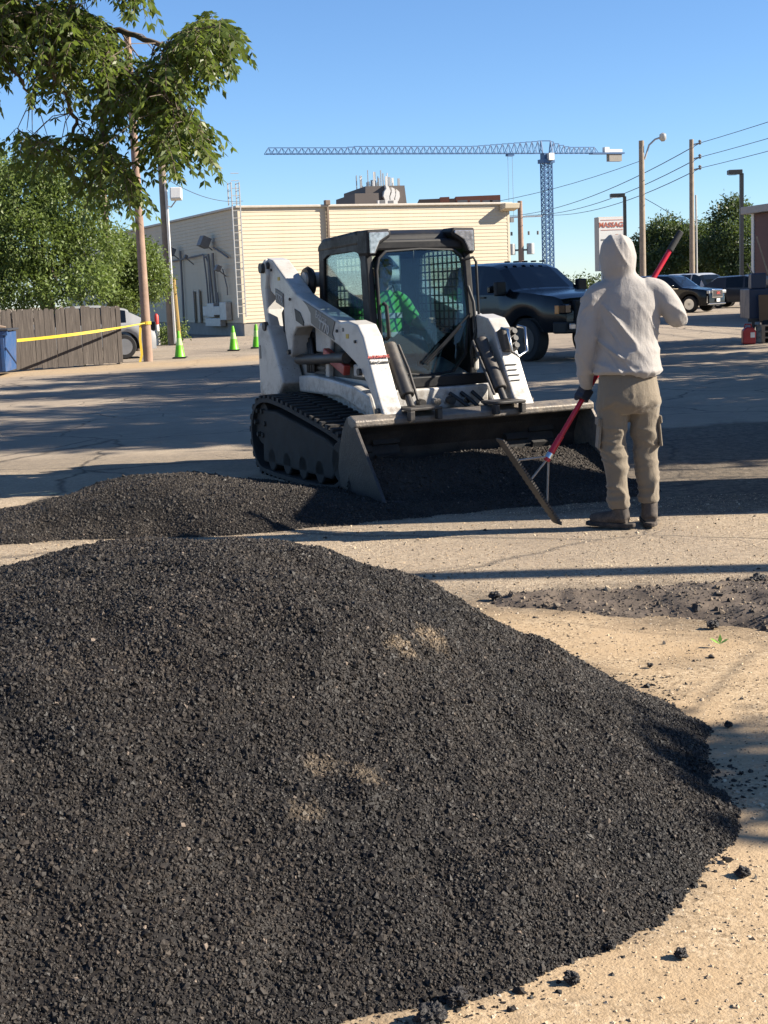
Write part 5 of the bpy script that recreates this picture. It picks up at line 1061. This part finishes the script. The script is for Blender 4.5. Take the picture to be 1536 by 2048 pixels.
# ================================================================== VEHICLES
TYRE = mat('tyre', (.015, .015, .016), .85); RIM = mat('alloy_rim', (.5, .5, .5), .3, .9); CGL = mat('car_window', (.006, .009, .013), .05, spec=.35); CHR = mat('chrome', (.7, .7, .7), .08, 1.0, var=.02); HLG = mat('headlamp_glass', (.42, .44, .46), .1, .3, coat=.8); AMB = mat('amber_lens', (.70, .22, .03), .25, coat=.5); PLT = mat('number_plate', (.62, .62, .60), .5)
def paint(n, c, rough=.22): return mat(n, c, rough, .0, var=.04, spec=.25, coat=.22)
def wheel(parent, x, y, r, w, sx, spokes=10):
    o_ = MB().lathe([(r * .62, -w / 2), (r * .93, -w / 2), (r, -w / 2 + .03), (r, w / 2 - .03), (r * .93, w / 2), (r * .62, w / 2)], 28, (x, y, r), 'x').build('wheel', TYRE, parent, smooth=35)
    m = MB(); xo = x + sx * (w / 2 - .01); m.lathe([(r * .60, -.02), (r * .66, -.02), (r * .66, .015), (r * .60, .015)], 28, (xo, y, r), 'x'); m.lathe([(.02, -.02), (r * .16, -.02), (r * .16, .01), (.02, .015)], 14, (xo, y, r), 'x')
    for k in range(spokes):
        a = 2 * math.pi * k / spokes; m.box((xo, y + math.cos(a) * r * .38, r + math.sin(a) * r * .38), (.02, r * .48, r * .075), Matrix.Rotation(a, 3, 'X'))
    m.build('rim', RIM, o_); MB().lathe([(.02, -.005), (r * .61, -.005), (r * .61, .005), (.02, .005)], 20, (xo - sx * .06, y, r), 'x').build('brake_disc', DARKST, o_)
def car(name, label, cat, wheelpos, rz, L, W, top, belt, sill, wr, ww, axles, wins, shield, rear, pm, ref=None):
    """axles: y of wheels from the nose; wins: side window ranges as fractions; ref: local point that lands on wheelpos"""
    fx, fyy = -W / 2 + .14, -L / 2 + axles[0]
    if ref: fx, fyy = ref
    c, s = math.cos(rz), math.sin(rz); loc = (wheelpos[0] - (c * fx - s * fyy), wheelpos[1] - (s * fx + c * fyy), 0)
    t = thing(name, label, cat, loc, rz); ts = sorted(set(list(np.linspace(0, 1, 61)) + [q for w in wins for q in w] + list(shield) + list(rear)))
    S = []
    for u in ts:
        y = u * L; zt = float(np.interp(u, *zip(*top))); bz = min(float(np.interp(u, *zip(*belt))), zt - .02); sl = sill
        for ay in axles:
            d = abs(y - ay); ra = wr + .09
            if d < ra: sl = max(sl, wr + math.sqrt(ra * ra - d * d) * .98)
        hw_ = W / 2 * float(np.interp(u, [0, .02, .08, .2, .85, .97, 1], [.80, .90, .975, 1, 1, .95, .88])); bz = max(bz, sl + .04); zt = max(zt, bz + .02)
        hr = hw_ - .03 - max(0, zt - bz) * .30; md = (sl + bz) / 2 + .06
        S.append([(hw_ - .05, sl), (hw_ - .012, sl + (md - sl) * .45), (hw_, md), (hw_ - .03, bz), (max(hr, .3), zt - min(.05, (zt - bz) * .3)), (max(hr, .3) * .72, zt), (0, zt + .012)])
    body, glz = MB(), {}
    Y = [u * L - L / 2 for u in ts]
    for i in range(len(ts) - 1):
        um = (ts[i] + ts[i + 1]) / 2
        for sx in (-1, 1):
            for j in range(6):
                q = [(sx * S[i][j][0], Y[i], S[i][j][1]), (sx * S[i + 1][j][0], Y[i + 1], S[i + 1][j][1]), (sx * S[i + 1][j + 1][0], Y[i + 1], S[i + 1][j + 1][1]), (sx * S[i][j + 1][0], Y[i], S[i][j + 1][1])]
                key = None
                if j == 3:
                    for wi, (a_, b2) in enumerate(wins):
                        if a_ < um < b2: key = ('side_window', wi, sx)
                if j >= 4 and shield[0] < um < shield[1]: key = ('windshield', 0, 0)
                if j >= 4 and rear[0] < um < rear[1]: key = ('rear_window', 0, 0)
                (body if key is None else glz.setdefault(key, MB())).add(q, [(0, 1, 2, 3)])
    for e_ in (0, -1): P_ = [(x, Y[e_], z) for x, z in S[e_]] + [(-x, Y[e_], z) for x, z in S[e_][-2::-1]]; body.add(P_, [tuple(range(len(P_)))])
    me = body.mesh('body'); bm = bmesh.new(); bm.from_mesh(me); bmesh.ops.remove_doubles(bm, verts=bm.verts, dist=.002); bmesh.ops.recalc_face_normals(bm, faces=bm.faces); bm.to_mesh(me); bm.free(); me.materials.append(pm); me.shade_smooth(); me.set_sharp_from_angle(angle=R(38))
    o = bpy.data.objects.new('body', me); COL.objects.link(o); o.parent = t
    for k, g_ in glz.items(): g_.build(k[0], CGL, t, smooth=60)
    MB().bb(-W / 2 + .12, W / 2 - .12, -L / 2 + .15, L / 2 - .15, sill + .02, sill + .30).build('underbody', TYRE, t)
    for ay in axles:
        for sx in (-1, 1): wheel(t, sx * (W / 2 - .02 - ww / 2), ay - L / 2, wr, ww, sx)
    for sx in (-1, 1):
        a_ = wins[0][0]; y = a_ * L - L / 2 + .12; z = float(np.interp(a_, *zip(*belt))) + .06; MB().box((sx * (W / 2 + .10), y, z + .06), (.18, .09, .15)).build('mirror', pm, t, bevel=.03)
        for (u0, u1) in wins[:2]: MB().bb(sx * (W / 2 - .005) - .012, sx * (W / 2 - .005) + .012, u1 * L - L / 2 - .22, u1 * L - L / 2 - .06, z - .12, z - .09).build('door_handle', pm, t)
    return t
BLK = paint('black_car_paint', (.005, .007, .010)); SIL = paint('silver_car_paint', (.36, .37, .38), .3); CHA = paint('charcoal_car_paint', (.03, .034, .042)); LBL = paint('pale_car_paint', (.42, .44, .46), .3)
pk = car('pickup_truck', 'black heavy-duty pickup truck parked behind the loader', 'pickup truck', (3.14, 29.5), R(36), 6.0, 2.06, [(0, 1.02), (.015, 1.26), (.05, 1.34), (.15, 1.41), (.225, 1.45), (.24, 1.46), (.335, 1.94), (.37, 2.02), (.45, 2.05), (.56, 2.04), (.605, 1.96), (.63, 1.44), (.64, 1.43), (1, 1.43)],
    [(0, 1.2), (.2, 1.36), (.6, 1.40), (1, 1.40)], .58, .43, .30, (1.05, 4.75), [(.30, .415), (.43, .56)], (.245, .345), (.607, .628), BLK)
fy0 = -3.0
MB().bb(-.62, .62, fy0 - .05, fy0 + .05, .78, 1.22).build('grille', TYRE, pk, bevel=.02)
for k in range(4): MB().bb(-.58, .58, fy0 - .07, fy0 - .045, .83 + k * .10, .855 + k * .10).build('grille_bar', CABBLK, pk)
text_part('lettering', 'RAM', .16, DARKST, pk, frame4((0, fy0 - .075, 1.05), (1, 0, 0), (0, 0, 1)), ext=.01)
for sx in (-1, 1):
    MB().box((sx * .80, fy0 + .05, 1.05), (.30, .16, .20), Matrix.Rotation(R(-sx * 14), 3, 'Z')).build('headlight', CGL, pk, bevel=.03); MB().box((sx * .945, fy0 + .14, 1.04), (.035, .12, .17)).build('marker_light', AMB, pk, bevel=.01)
    MB().box((sx * 1.16, -1.38, 1.50), (.26, .12, .30)).build('tow_mirror', CABBLK, pk, bevel=.03)
    MB().box((sx * .78, fy0 - .12, .70), (.14, .06, .12)).build('fog_lamp', HLG, pk, bevel=.02)
MB().prismz([(-.98, fy0 + .25), (-.90, fy0 - .06), (-.5, fy0 - .14), (.5, fy0 - .14), (.90, fy0 - .06), (.98, fy0 + .25)], .56, .80).build('front_bumper', CABBLK, pk, bevel=.03)
for k in range(5): MB().box((-.5 + k * .25, -.88, 2.055), (.09, .10, .035)).build('roof_marker_lamp', CABBLK, pk, bevel=.012)
for ch in pk.children:
    for g_ in ch.children:
        if g_.name.startswith('rim'): g_.data.materials.clear(); g_.data.materials.append(DARKST)
sv = car('suv', 'black suv with chrome grille parked beyond the worker at right', 'suv', (14.85, 67.7), R(50), 4.9, 1.98, [(0, .78), (.012, .98), (.05, 1.06), (.15, 1.12), (.25, 1.17), (.27, 1.19), (.40, 1.68), (.45, 1.77), (.6, 1.80), (.85, 1.76), (.92, 1.68), (.985, 1.2), (1, .9)], [(0, 1.0), (.25, 1.12), (1, 1.16)], .30, .385, .26, (.95, 3.85), [(.325, .49), (.505, .68), (.70, .86)], (.275, .41), (.90, .97), BLK)
fy0 = -2.45
MB().bb(-.52, .52, fy0 - .05, fy0 + .04, .64, 1.04).build('grille', CHR, sv, bevel=.03); MB().bb(-.45, .45, fy0 - .065, fy0 - .045, .69, .99).build('grille_mesh', TYRE, sv)
text_part('lettering', 'GMC', .16, REDP, sv, frame4((0, fy0 - .075, .86), (1, 0, 0), (0, 0, 1)), ext=.01, bold=.006)
MB().bb(-.17, .17, fy0 - .075, fy0 - .05, .46, .61).build('number_plate', PLT, sv); MB().bb(-.85, .85, fy0 - .03, fy0 + .05, .34, .39).build('bumper_trim', CHR, sv, bevel=.01)
for sx in (-1, 1):
    MB().box((sx * .73, fy0 + .06, .92), (.34, .12, .15), Matrix.Rotation(R(-sx * 16), 3, 'Z')).build('headlight', HLG, sv, bevel=.03); MB().box((sx * .84, fy0 + .10, .58), (.05, .08, .30)).build('bumper_accent', CHR, sv, bevel=.015); MB().bb(sx * .995 - .01, sx * .995 + .01, fy0 + 1.5, fy0 + 3.9, 1.12, 1.14).build('window_trim', CHR, sv)
cs = car('car', 'charcoal car half hidden behind the equipment trailer', 'car', (19.6, 75.5), R(62), 4.7, 1.9, [(0, .75), (.02, .95), (.26, 1.08), (.40, 1.55), (.5, 1.66), (.8, 1.62), (.95, 1.2), (1, .9)], [(0, .95), (1, 1.08)], .28, .36, .24, (.9, 3.7), [(.33, .49), (.51, .70)], (.27, .41), (.86, .95), CHA, ref=(0, 0))
for sx in (-1, 1): MB().box((sx * .70, -2.28, .82), (.40, .10, .11)).build('headlight', HLG, cs, bevel=.02)
MB().bb(-.5, .5, -2.39, -2.30, .55, .72).build('grille', TYRE, cs)
cp = car('car', 'pale grey car whose roof shows behind the black suv', 'car', (18.1, 80), R(30), 4.8, 1.95, [(0, .85), (.02, 1.05), (.22, 1.18), (.34, 1.75), (.42, 1.86), (.9, 1.86), (.99, 1.2), (1, .9)], [(0, 1.05), (1, 1.15)], .30, .37, .24, (.95, 3.8), [(.30, .46), (.48, .68)], (.225, .35), (.92, .98), LBL, ref=(0, 0))
cl = car('car', 'silver hatchback parked between the picket fence and the brown pole', 'car', (-6.95, 39.3), R(-76), 4.4, 1.82, [(0, .6), (.02, .76), (.10, .86), (.24, .98), (.26, .99), (.40, 1.38), (.48, 1.47), (.66, 1.47), (.82, 1.36), (.90, 1.18), (.965, .98), (.985, .90), (1, .6)], [(0, .8), (.3, .93), (1, 1.0)], .24, .33, .22, (.85, 3.52), [(.32, .50), (.52, .70), (.72, .82)], (.265, .41), (.84, .955), SIL, ref=(1.82 / 2 - .14, 4.4 / 2 - .88))
for sx in (-1, 1): MB().box((sx * .78, 2.13, .86), (.14, .16, .24)).build('tail_light', CGL, cl, bevel=.03)

# ================================================================== EQUIPMENT AT THE RIGHT EDGE
NAVY = mat('navy_steel', (.018, .035, .075), .5, dirt=(.06, .05, .05), dirt_amt=.4); PLY = mat('brown_board', (.16, .095, .05), .8); LUM = mat('rough_lumber', (.33, .26, .19), .9, var=.3)
tro = thing('equipment_trailer', 'dark blue equipment trailer cut off by the right picture edge', 'trailer', (8.86, 34.0, 0), R(-6))
MB().bb(0, 2.4, 0, 1.5, .55, 1.25).build('trailer_bed', NAVY, tro, bevel=.02); MB().bb(.05, .40, .05, .5, 1.25, 1.62).build('tool_box', NAVY, tro, bevel=.03); MB().bb(.5, 2.3, .2, 1.3, 1.25, 1.55).build('tarp', NAVY, tro, bevel=.08)
MB().bb(-.04, 2.44, -.06, 0, .48, .56).build('frame_rail', DARKST, tro)
wheel(tro, .35, -.1, .28, .18, -1, 5); MB().bb(.05, .12, -.05, .03, 0, .55).build('jack_stand', DARKST, tro)
pl_ = MB().box((.5, -.22, .80), (.66, .03, .62), Matrix.Rotation(R(-8), 3, 'X')).build('brown_board', PLY, None); pl_.location = tro.location; tag(pl_, 'brown board leaning against the equipment trailer', 'board')
for i, (a_, b2, lb) in enumerate((((1513, 473), (1540, 560), 'long wooden tool handle leaning on the trailer at the picture edge'), ((1494, 527), (1519, 573), 'short wooden tool handle leaning over the trailer corner'))):
    A, B = at(*a_, 34.2), at(*b2, 34.05); o = MB().cyl(A, B, .018, n=8).build('tool_handle', LUM); tag(o, lb, 'tool handle')
pal = thing('pallet', 'rough timber pallet stack under the brown board', 'pallet', (9.0, 33.5, 0))
for z in (0, .14, .28):
    for y in (0, .22, .44): MB().bb(0, 1.0, y, y + .10, z + .10, z + .135).build('slat', LUM, pal)
    for x in (.02, .5, .9): MB().bb(x, x + .08, 0, .54, z + .0, z + .098).build('bearer', LUM, pal)
gc = thing('gas_can', 'red plastic fuel can standing on the pavement at right', 'fuel can', (8.62, 33.15, 0)); RC = mat('fuel_can_red', (.38, .015, .02), .4)
MB().prismy([(-.15, 0), (.15, 0), (.15, .30), (.09, .38), (-.06, .40), (-.15, .32)], -.10, .10).build('can_body', RC, gc, bevel=.03, seg=3); MB().tube([(-.10, 0, .38), (-.08, 0, .46), (.05, 0, .45), (.07, 0, .38)], .018, 8).build('handle', RC, gc); MB().cyl((.11, 0, .33), (.15, 0, .44), .03, .022, n=10).build('spout', CABBLK, gc); MB().bb(.02, .12, -.103, -.099, .15, .27).build('can_label', WHITEP, gc)

# box trailer added out of view, sized so its shade covers the bucket
ct = thing('shade_trailer', 'unseen white box trailer added at right to shade the bucket', 'trailer', (3.3, 9.2, 0))
MB().bb(0, 3.0, 0, 1.45, .42, 2.44).build('box', WHITEP, ct, bevel=.05, seg=3); MB().bb(-.01, 3.02, -.02, 1.47, .34, .42).build('chassis', DARKST, ct); MB().bb(1.0, 2.2, -.22, -.02, .62, .68).build('fender', DARKST, ct, bevel=.02); MB().tube([(3.0, .72, .45), (4.0, .72, .45)], .05, 8).build('drawbar', DARKST, ct)
for x in (1.3, 1.95): wheel(ct, 0, 0, .3, .2, -1, 5) if False else MB().lathe([(.17, -.1), (.30, -.1), (.31, -.06), (.31, .06), (.30, .1), (.17, .1)], 24, (x, -.11, .31), 'y').build('wheel', TYRE, ct, smooth=40)
for y in (.05, 1.40): MB().bb(-.02, 0, y - .02, y + .02, .6, 2.3).build('door_hinge', GALV, ct)
# ================================================================== VEGETATION
BARK = mat('bark', (.13, .10, .075), .95, var=.35, vs=9, bump=.6, bs=25)
def leaf_cloud(P, D, S, W=.45):
    """rhombic leaves at P along D, length S"""
    n = len(P); r = rng.normal(size=(n, 3)); D = D / np.linalg.norm(D, axis=1)[:, None]; w = np.cross(D, r); w /= np.linalg.norm(w, axis=1)[:, None] + 1e-9; S = S[:, None]
    up = np.cross(w, D)
    V = np.stack([P, P + D * S * .45 + w * S * W * .5 + up * S * .06, P + D * S, P + D * S * .45 - w * S * W * .5 + up * S * .06], 1).reshape(-1, 3)
    return V, np.arange(4 * n).reshape(-1, 4)
def crown_points(blobs, n, shell=.55):
    vol = np.array([b[3] * b[4] * b[5] for b in blobs]); idx = rng.choice(len(blobs), n, p=vol ** .8 / (vol ** .8).sum()); u = rng.normal(size=(n, 3)); u /= np.linalg.norm(u, axis=1)[:, None]
    rad = shell + (1 - shell) * rng.random(n) ** .6; B = np.array(blobs)[idx]; P = B[:, :3] + u * rad[:, None] * B[:, 3:6]; return P, u
def tree(name, label, loc, blobs, nleaf, size, mt, trunk, group=None, cl=12, spread=.22, cat='tree', limbs=10, droop=.3):
    t = thing(name, label, cat, loc, 0, group); nc = nleaf // cl; C_, U = crown_points(blobs, nc)
    P = np.repeat(C_, cl, 0) + rng.normal(size=(nc * cl, 3)) * spread; D = np.repeat(U, cl, 0) * .7 + rng.normal(size=(nc * cl, 3)) * .7; D[:, 2] -= droop; S = size * rng.uniform(.6, 1.25, nc * cl)
    V, F = leaf_cloud(P, D, S); npmesh('crown', V, F, mt, t)
    h, r = trunk; m = MB(); top = Vector((np.mean([b[0] for b in blobs]), np.mean([b[1] for b in blobs]), h)); m.tube([(0, 0, -.2), (top.x * .2, top.y * .2, h * .35), (top.x * .6, top.y * .6, h * .7), tuple(top)], [r * 1.25, r, r * .8, r * .45], 10)
    for k in range(limbs):
        b = blobs[k % len(blobs)]; s = .35 + .6 * (k / limbs); a = Vector((top.x * s * .8, top.y * s * .8, h * s)); e = Vector(b[:3]) + Vector(rng.normal(size=3) * np.array(b[3:6]) * .45); mid = a.lerp(e, .5) + Vector((0, 0, .12 * (e - a).length)); m.tube([a, mid, e], [r * .45, r * .28, r * .08], 6)
    m.build('trunk', BARK, t, smooth=60); return t
LF1 = leafmat('elm_leaves', (.065, .098, .030), (.14, .195, .055), (.26, .31, .09)); LF2 = leafmat('far_leaves', (.026, .044, .020), (.055, .085, .032), (.10, .135, .05), .25); LF3 = leafmat('walnut_leaves', (.036, .058, .017), (.092, .132, .028), (.24, .26, .055), .38, .42)
# large tree behind the fence
def B(px, py, Y, r, base, rz=None, ry=None): p = at(px, py, Y); return (p.x - base[0], p.y - base[1], p.z, r, ry or r, rz or r)
tb_ = (-9.6, 42.5)
tree('deciduous_tree', 'large dense green tree rising behind the picket fence at left', (*tb_, 0), [B(30, 390, 42, 1.15, tb_, .95), B(90, 345, 42, .7, tb_, .6), B(-60, 360, 43, 1.3, tb_), B(140, 420, 42, 1.0, tb_, .8), B(60, 480, 41.5, 1.4, tb_, 1.0), B(190, 500, 42, .8, tb_, .7), B(170, 560, 41, .8, tb_, .5), B(40, 570, 41, .9, tb_, .6), B(120, 590, 40.5, .55, tb_, .35), B(-80, 520, 42, 1.6, tb_)], 62000, .135, LF1, (3.4, .22), spread=.17)
tb_ = (-7.6, 45.5)
tree('small_tree', 'smaller feathery green tree between the brown pole and the large tree', (*tb_, 0), [B(270, 520, 45, .75, tb_, .6), B(300, 560, 45, .55, tb_, .6), B(235, 560, 45, .7, tb_, .7), B(225, 480, 45.5, .4, tb_, .35), B(250, 600, 44.5, .5, tb_, .3)], 19000, .115, LF1, (2.2, .09), spread=.14)
tb_ = (-7.3, 50.6)
tree('weedy_bush', 'low weedy bush at the foot of the flood lamp pole', (*tb_, 0), [B(330, 672, 50.6, .35, tb_, .28), B(358, 662, 50.6, .28, tb_, .25)], 1500, .10, LF1, (.3, .02), cat='bush', limbs=4, spread=.1)
tb_ = tuple(gr(170, 731)[:2])
tree('weed', 'small green weed growing at the base of the picket fence', (*tb_, 0), [(0, -.1, .22, .09, .06, .18)], 130, .07, LF1, (.3, .008), cat='weed', limbs=3, spread=.05)
# far trees on the right
for i, (lb, blobs) in enumerate((('round dark green tree behind the black suv', [(1300, 500, 128, 1.6, 1.4), (1330, 468, 128, 1.7, 1.3), (1365, 490, 127, 1.8, 1.5), (1320, 530, 126, 2.0, 1.2), (1280, 520, 128, 1.0, 1.0)]),
                                 ('tall pointed dark tree left of the maroon building', [(1465, 440, 124, 1.6, 1.5), (1480, 490, 122, 2.2, 1.8), (1440, 500, 123, 1.8, 1.4), (1500, 540, 121, 2, 1.4), (1470, 415, 124, .8, .8)]),
                                 ('middle dark green tree behind the insulator pole', [(1410, 480, 132, 1.9, 1.4), (1400, 525, 130, 2.3, 1.4), (1435, 535, 129, 1.6, 1.2), (1385, 500, 131, 1.5, 1.3)]))):
    p0 = at(blobs[0][0], 560, blobs[0][2]); tb_ = (p0.x, p0.y); tree('deciduous_tree', lb, (*tb_, 0), [B(b[0], b[1], b[2], b[3], tb_, b[4]) for b in blobs], 20000, .30, LF2, (4.5, .3), group='trees beyond the parked cars', spread=.35)
tb_ = (at(1150, 560, 140).x, 140)
hd_ = tree('hedge', 'low dark hedge on the skyline beside the pickup roof', (*tb_, 0), [(-6 + 2.2 * k, rng.uniform(-1, 1), 1.0, 1.7, 1.2, 1.2) for k in range(20)], 14000, .35, LF2, (.8, .08), cat='hedge', limbs=16, spread=.3)
# trees to the right outside the picture: their shade stripes the lot
SHL = LF1
def shade_tree(label, x, y, top, r, zc, n, size=.34, spread=.3):
    bl = [(rng.uniform(-.55, .55) * r, rng.uniform(-.6, .6) * r, zc + rng.uniform(-.75, .75) * (top - zc), r * .50, r * .42, (top - zc) * .32) for _ in range(11)]
    tree('shade_tree', label, (x, y, 0), bl, n, size, SHL, (zc, .2), group='trees lining the lot outside the picture', spread=spread, cl=28)
for lb, x, y, top, r, zc, n in (('level with the loader rear', 13.6, 16.0, 11.5, 2.2, 7.2, 12000), ('second along the row', 14.2, 19.6, 12.5, 2.4, 8.0, 12500), ('third along the row', 14.0, 23.4, 12.5, 2.4, 7.6, 12000), ('fourth along the row', 14.4, 27.2, 13.0, 2.4, 8.2, 12500), ('farthest of the row', 14.8, 30.8, 13.0, 2.0, 8.6, 11000)):
    shade_tree('roadside tree right of the picture, ' + lb, x, y, top, r, zc, n)
shade_tree('low roadside tree right of the picture, nearest of the row', 13.8, 12.7, 7.6, 1.7, 5.4, 12000)
shade_tree('low tree right of the picture shading the trailer', 14.5, 34.5, 5.5, 2.3, 3.6, 7000)
shade_tree('small tree close by on the right of the photographer', 7.95, 3.62, 4.40, .58, 3.55, 3200, .15, spread=.10)
sp_ = pole('utility_pole', 'wooden pole outside the picture whose shadow crosses the pavement', (9.2, 6.98, 0), 8.5, .13, .11, WD1)
# ---------------- walnut branches hanging into the top left corner
def inpoly(P, Q):
    x, y = P[:, 0], P[:, 1]; ins = np.zeros(len(P), bool)
    for i in range(len(Q)):
        a, b = Q[i], Q[(i + 1) % len(Q)]; ins ^= ((a[1] > y) != (b[1] > y)) & (x < (b[0] - a[0]) * (y - a[1]) / (b[1] - a[1] + 1e-9) + a[0])
    return ins
PA_ = [[(-900, -700), (300, -700), (330, -60), (325, 10), (345, 40), (350, 90), (345, 118), (385, 112), (415, 150), (418, 172), (395, 205), (378, 230), (440, 240), (445, 285), (445, 325), (425, 335), (400, 300), (380, 355), (352, 352), (335, 322), (310, 290), (275, 265), (225, 258), (185, 225), (140, 180), (100, 205), (62, 205), (30, 175), (-60, 190), (-900, 230)],
       [(378, 104), (400, 84), (440, 62), (478, 66), (500, 88), (488, 118), (462, 140), (442, 150), (425, 138), (398, 124)], [(168, 292), (240, 288), (262, 330), (305, 375), (312, 400), (285, 425), (255, 418), (235, 385), (205, 392), (178, 335)], [(38, 300), (80, 288), (138, 298), (172, 345), (150, 360), (108, 332), (62, 330)]]
DEN = [9500, 200, 110, 38]
DEP = 12.8
limbs_px = [[(-700, 330), (-350, 130), (-80, 35), (70, 34), (130, 48), (200, 98), (262, 152), (330, 200), (420, 285)], [(-350, 130), (-120, -60), (60, -160), (230, -250)], [(130, 48), (240, 62), (330, 92), (395, 112), (470, 92)], [(60, 36), (105, 130), (140, 215), (150, 262), (120, 300), (55, 310)],
            [(200, 98), (205, 190), (205, 250), (225, 320), (265, 395)], [(130, 48), (180, -40), (290, -60)], [(-350, 130), (-250, 60), (-150, 150), (-30, 200)], [(262, 152), (330, 260), (380, 330)], [(-80, 35), (-20, 90), (40, 160), (70, 215)]]
wt = thing('walnut_tree', 'walnut branches with long drooping leaves hanging into the upper left', 'tree', (-5.9, 12.9, 0)); W0 = Vector(wt.location)
LP = []; m = MB(); rs2 = np.random.default_rng(5)
for li, lp_ in enumerate(limbs_px):
    pts = [at(px, py, DEP + rs2.uniform(-.35, .35)) - W0 for px, py in lp_]; n = len(pts); r0 = (.075, .05, .03, .024, .026, .03, .035, .018, .02)[li]
    Q = []
    for i in range(n - 1):
        p0, p1_, p2_, p3_ = pts[max(i - 1, 0)], pts[i], pts[i + 1], pts[min(i + 2, n - 1)]
        for k in range(6): t = k / 6; Q.append(.5 * ((2 * p1_) + (p2_ - p0) * t + (2 * p0 - 5 * p1_ + 4 * p2_ - p3_) * t * t + (3 * p1_ - p0 - 3 * p2_ + p3_) * t ** 3) + Vector(rs2.normal(size=3) * .012))
    Q.append(pts[-1]); m.tube(Q, [r0 * (1 - .85 * i / len(Q)) + .003 for i in range(len(Q))], 8); LP += Q
m.tube([(0, 0, -.3), (.05, 0, 1.2), (.1, 0, 2.2), LP[0]], [.2, .16, .13, .075], 12); m.build('trunk', BARK, wt, smooth=60)
LPA = np.array([tuple(p) for p in LP]); tips = []
for poly, nn in zip(PA_, DEN):
    a = np.array(poly); cand = rs2.uniform(a.min(0), a.max(0), size=(nn * 3, 2)); cand = cand[inpoly(cand, poly)]
    g_ = vnoise(cand[:, 0], cand[:, 1], 1 / 55., 71, 2); cand = cand[g_ > (.48 if nn > 1000 else .25)][:nn]
    for px, py in cand: tips.append(tuple(at(px - 32, py - 42, DEP + rs2.normal() * .45) - W0))
T = np.array(tips); out = T[:, 0] < -3.2 + 5.9 - 3.0
lv, ld_, ls = [], [], []; tw2 = MB()
# cluster leaf bases on twigs
order = rs2.permutation(len(T)); used = np.zeros(len(T), bool)
for i in order:
    if used[i]: continue
    d = np.linalg.norm(T - T[i], axis=1); grp = np.where((d < .28) & ~used)[0][:7]; used[grp] = True
    c = T[grp].mean(0); j = np.argmin(np.linalg.norm(LPA - c - np.array([0, 0, .15]), axis=1)); a0 = Vector(LPA[j]); c_ = Vector(c)
    tw2.tube([a0, a0.lerp(c_, .5) + Vector((0, 0, .06)), c_], [.006, .0045, .003], 4, caps=False)
    for g2 in grp:
        base = c_.lerp(Vector(T[g2]), .35) if len(grp) > 1 else c_; e = Vector(T[g2]); az = rs2.uniform(0, 6.28); dr = (e - c_) + Vector((math.cos(az) * .13, math.sin(az) * .13, -.08)); L_ = rs2.uniform(.20, .33); dr = dr.normalized(); pts = []
        for k in range(7): t = k / 6; pts.append(base + dr * L_ * t + Vector((0, 0, -.5 * L_ * t * t)))
        tw2.tube([pts[0], pts[3], pts[6]], [.003, .0025, .0015], 3, caps=False)
        sd_ = dr.cross(Vector((0, 0, 1))); sd_ = sd_.normalized() if sd_.length > .05 else Vector((1, 0, 0))
        for k in range(1, 7):
            tg = (pts[k] - pts[k - 1]).normalized()
            for s in (-1, 1):
                lv.append(pts[k]); ld_.append(sd_ * s * .85 + tg * .5 + Vector((0, 0, -.42)) + Vector(rs2.normal(size=3) * .16)); ls.append(L_ * rs2.uniform(.28, .40) * (1.05 - .08 * abs(k - 3)))
        lv.append(pts[6]); ld_.append(pts[6] - pts[5]); ls.append(L_ * .3)
tw2.build('twigs', BARK, wt)['kind'] = 'stuff'
V, F = leaf_cloud(np.array([tuple(p) for p in lv]), np.array([tuple(p) for p in ld_]), np.array(ls), .39); npmesh('leaves', V, F, LF3, wt)['kind'] = 'stuff'
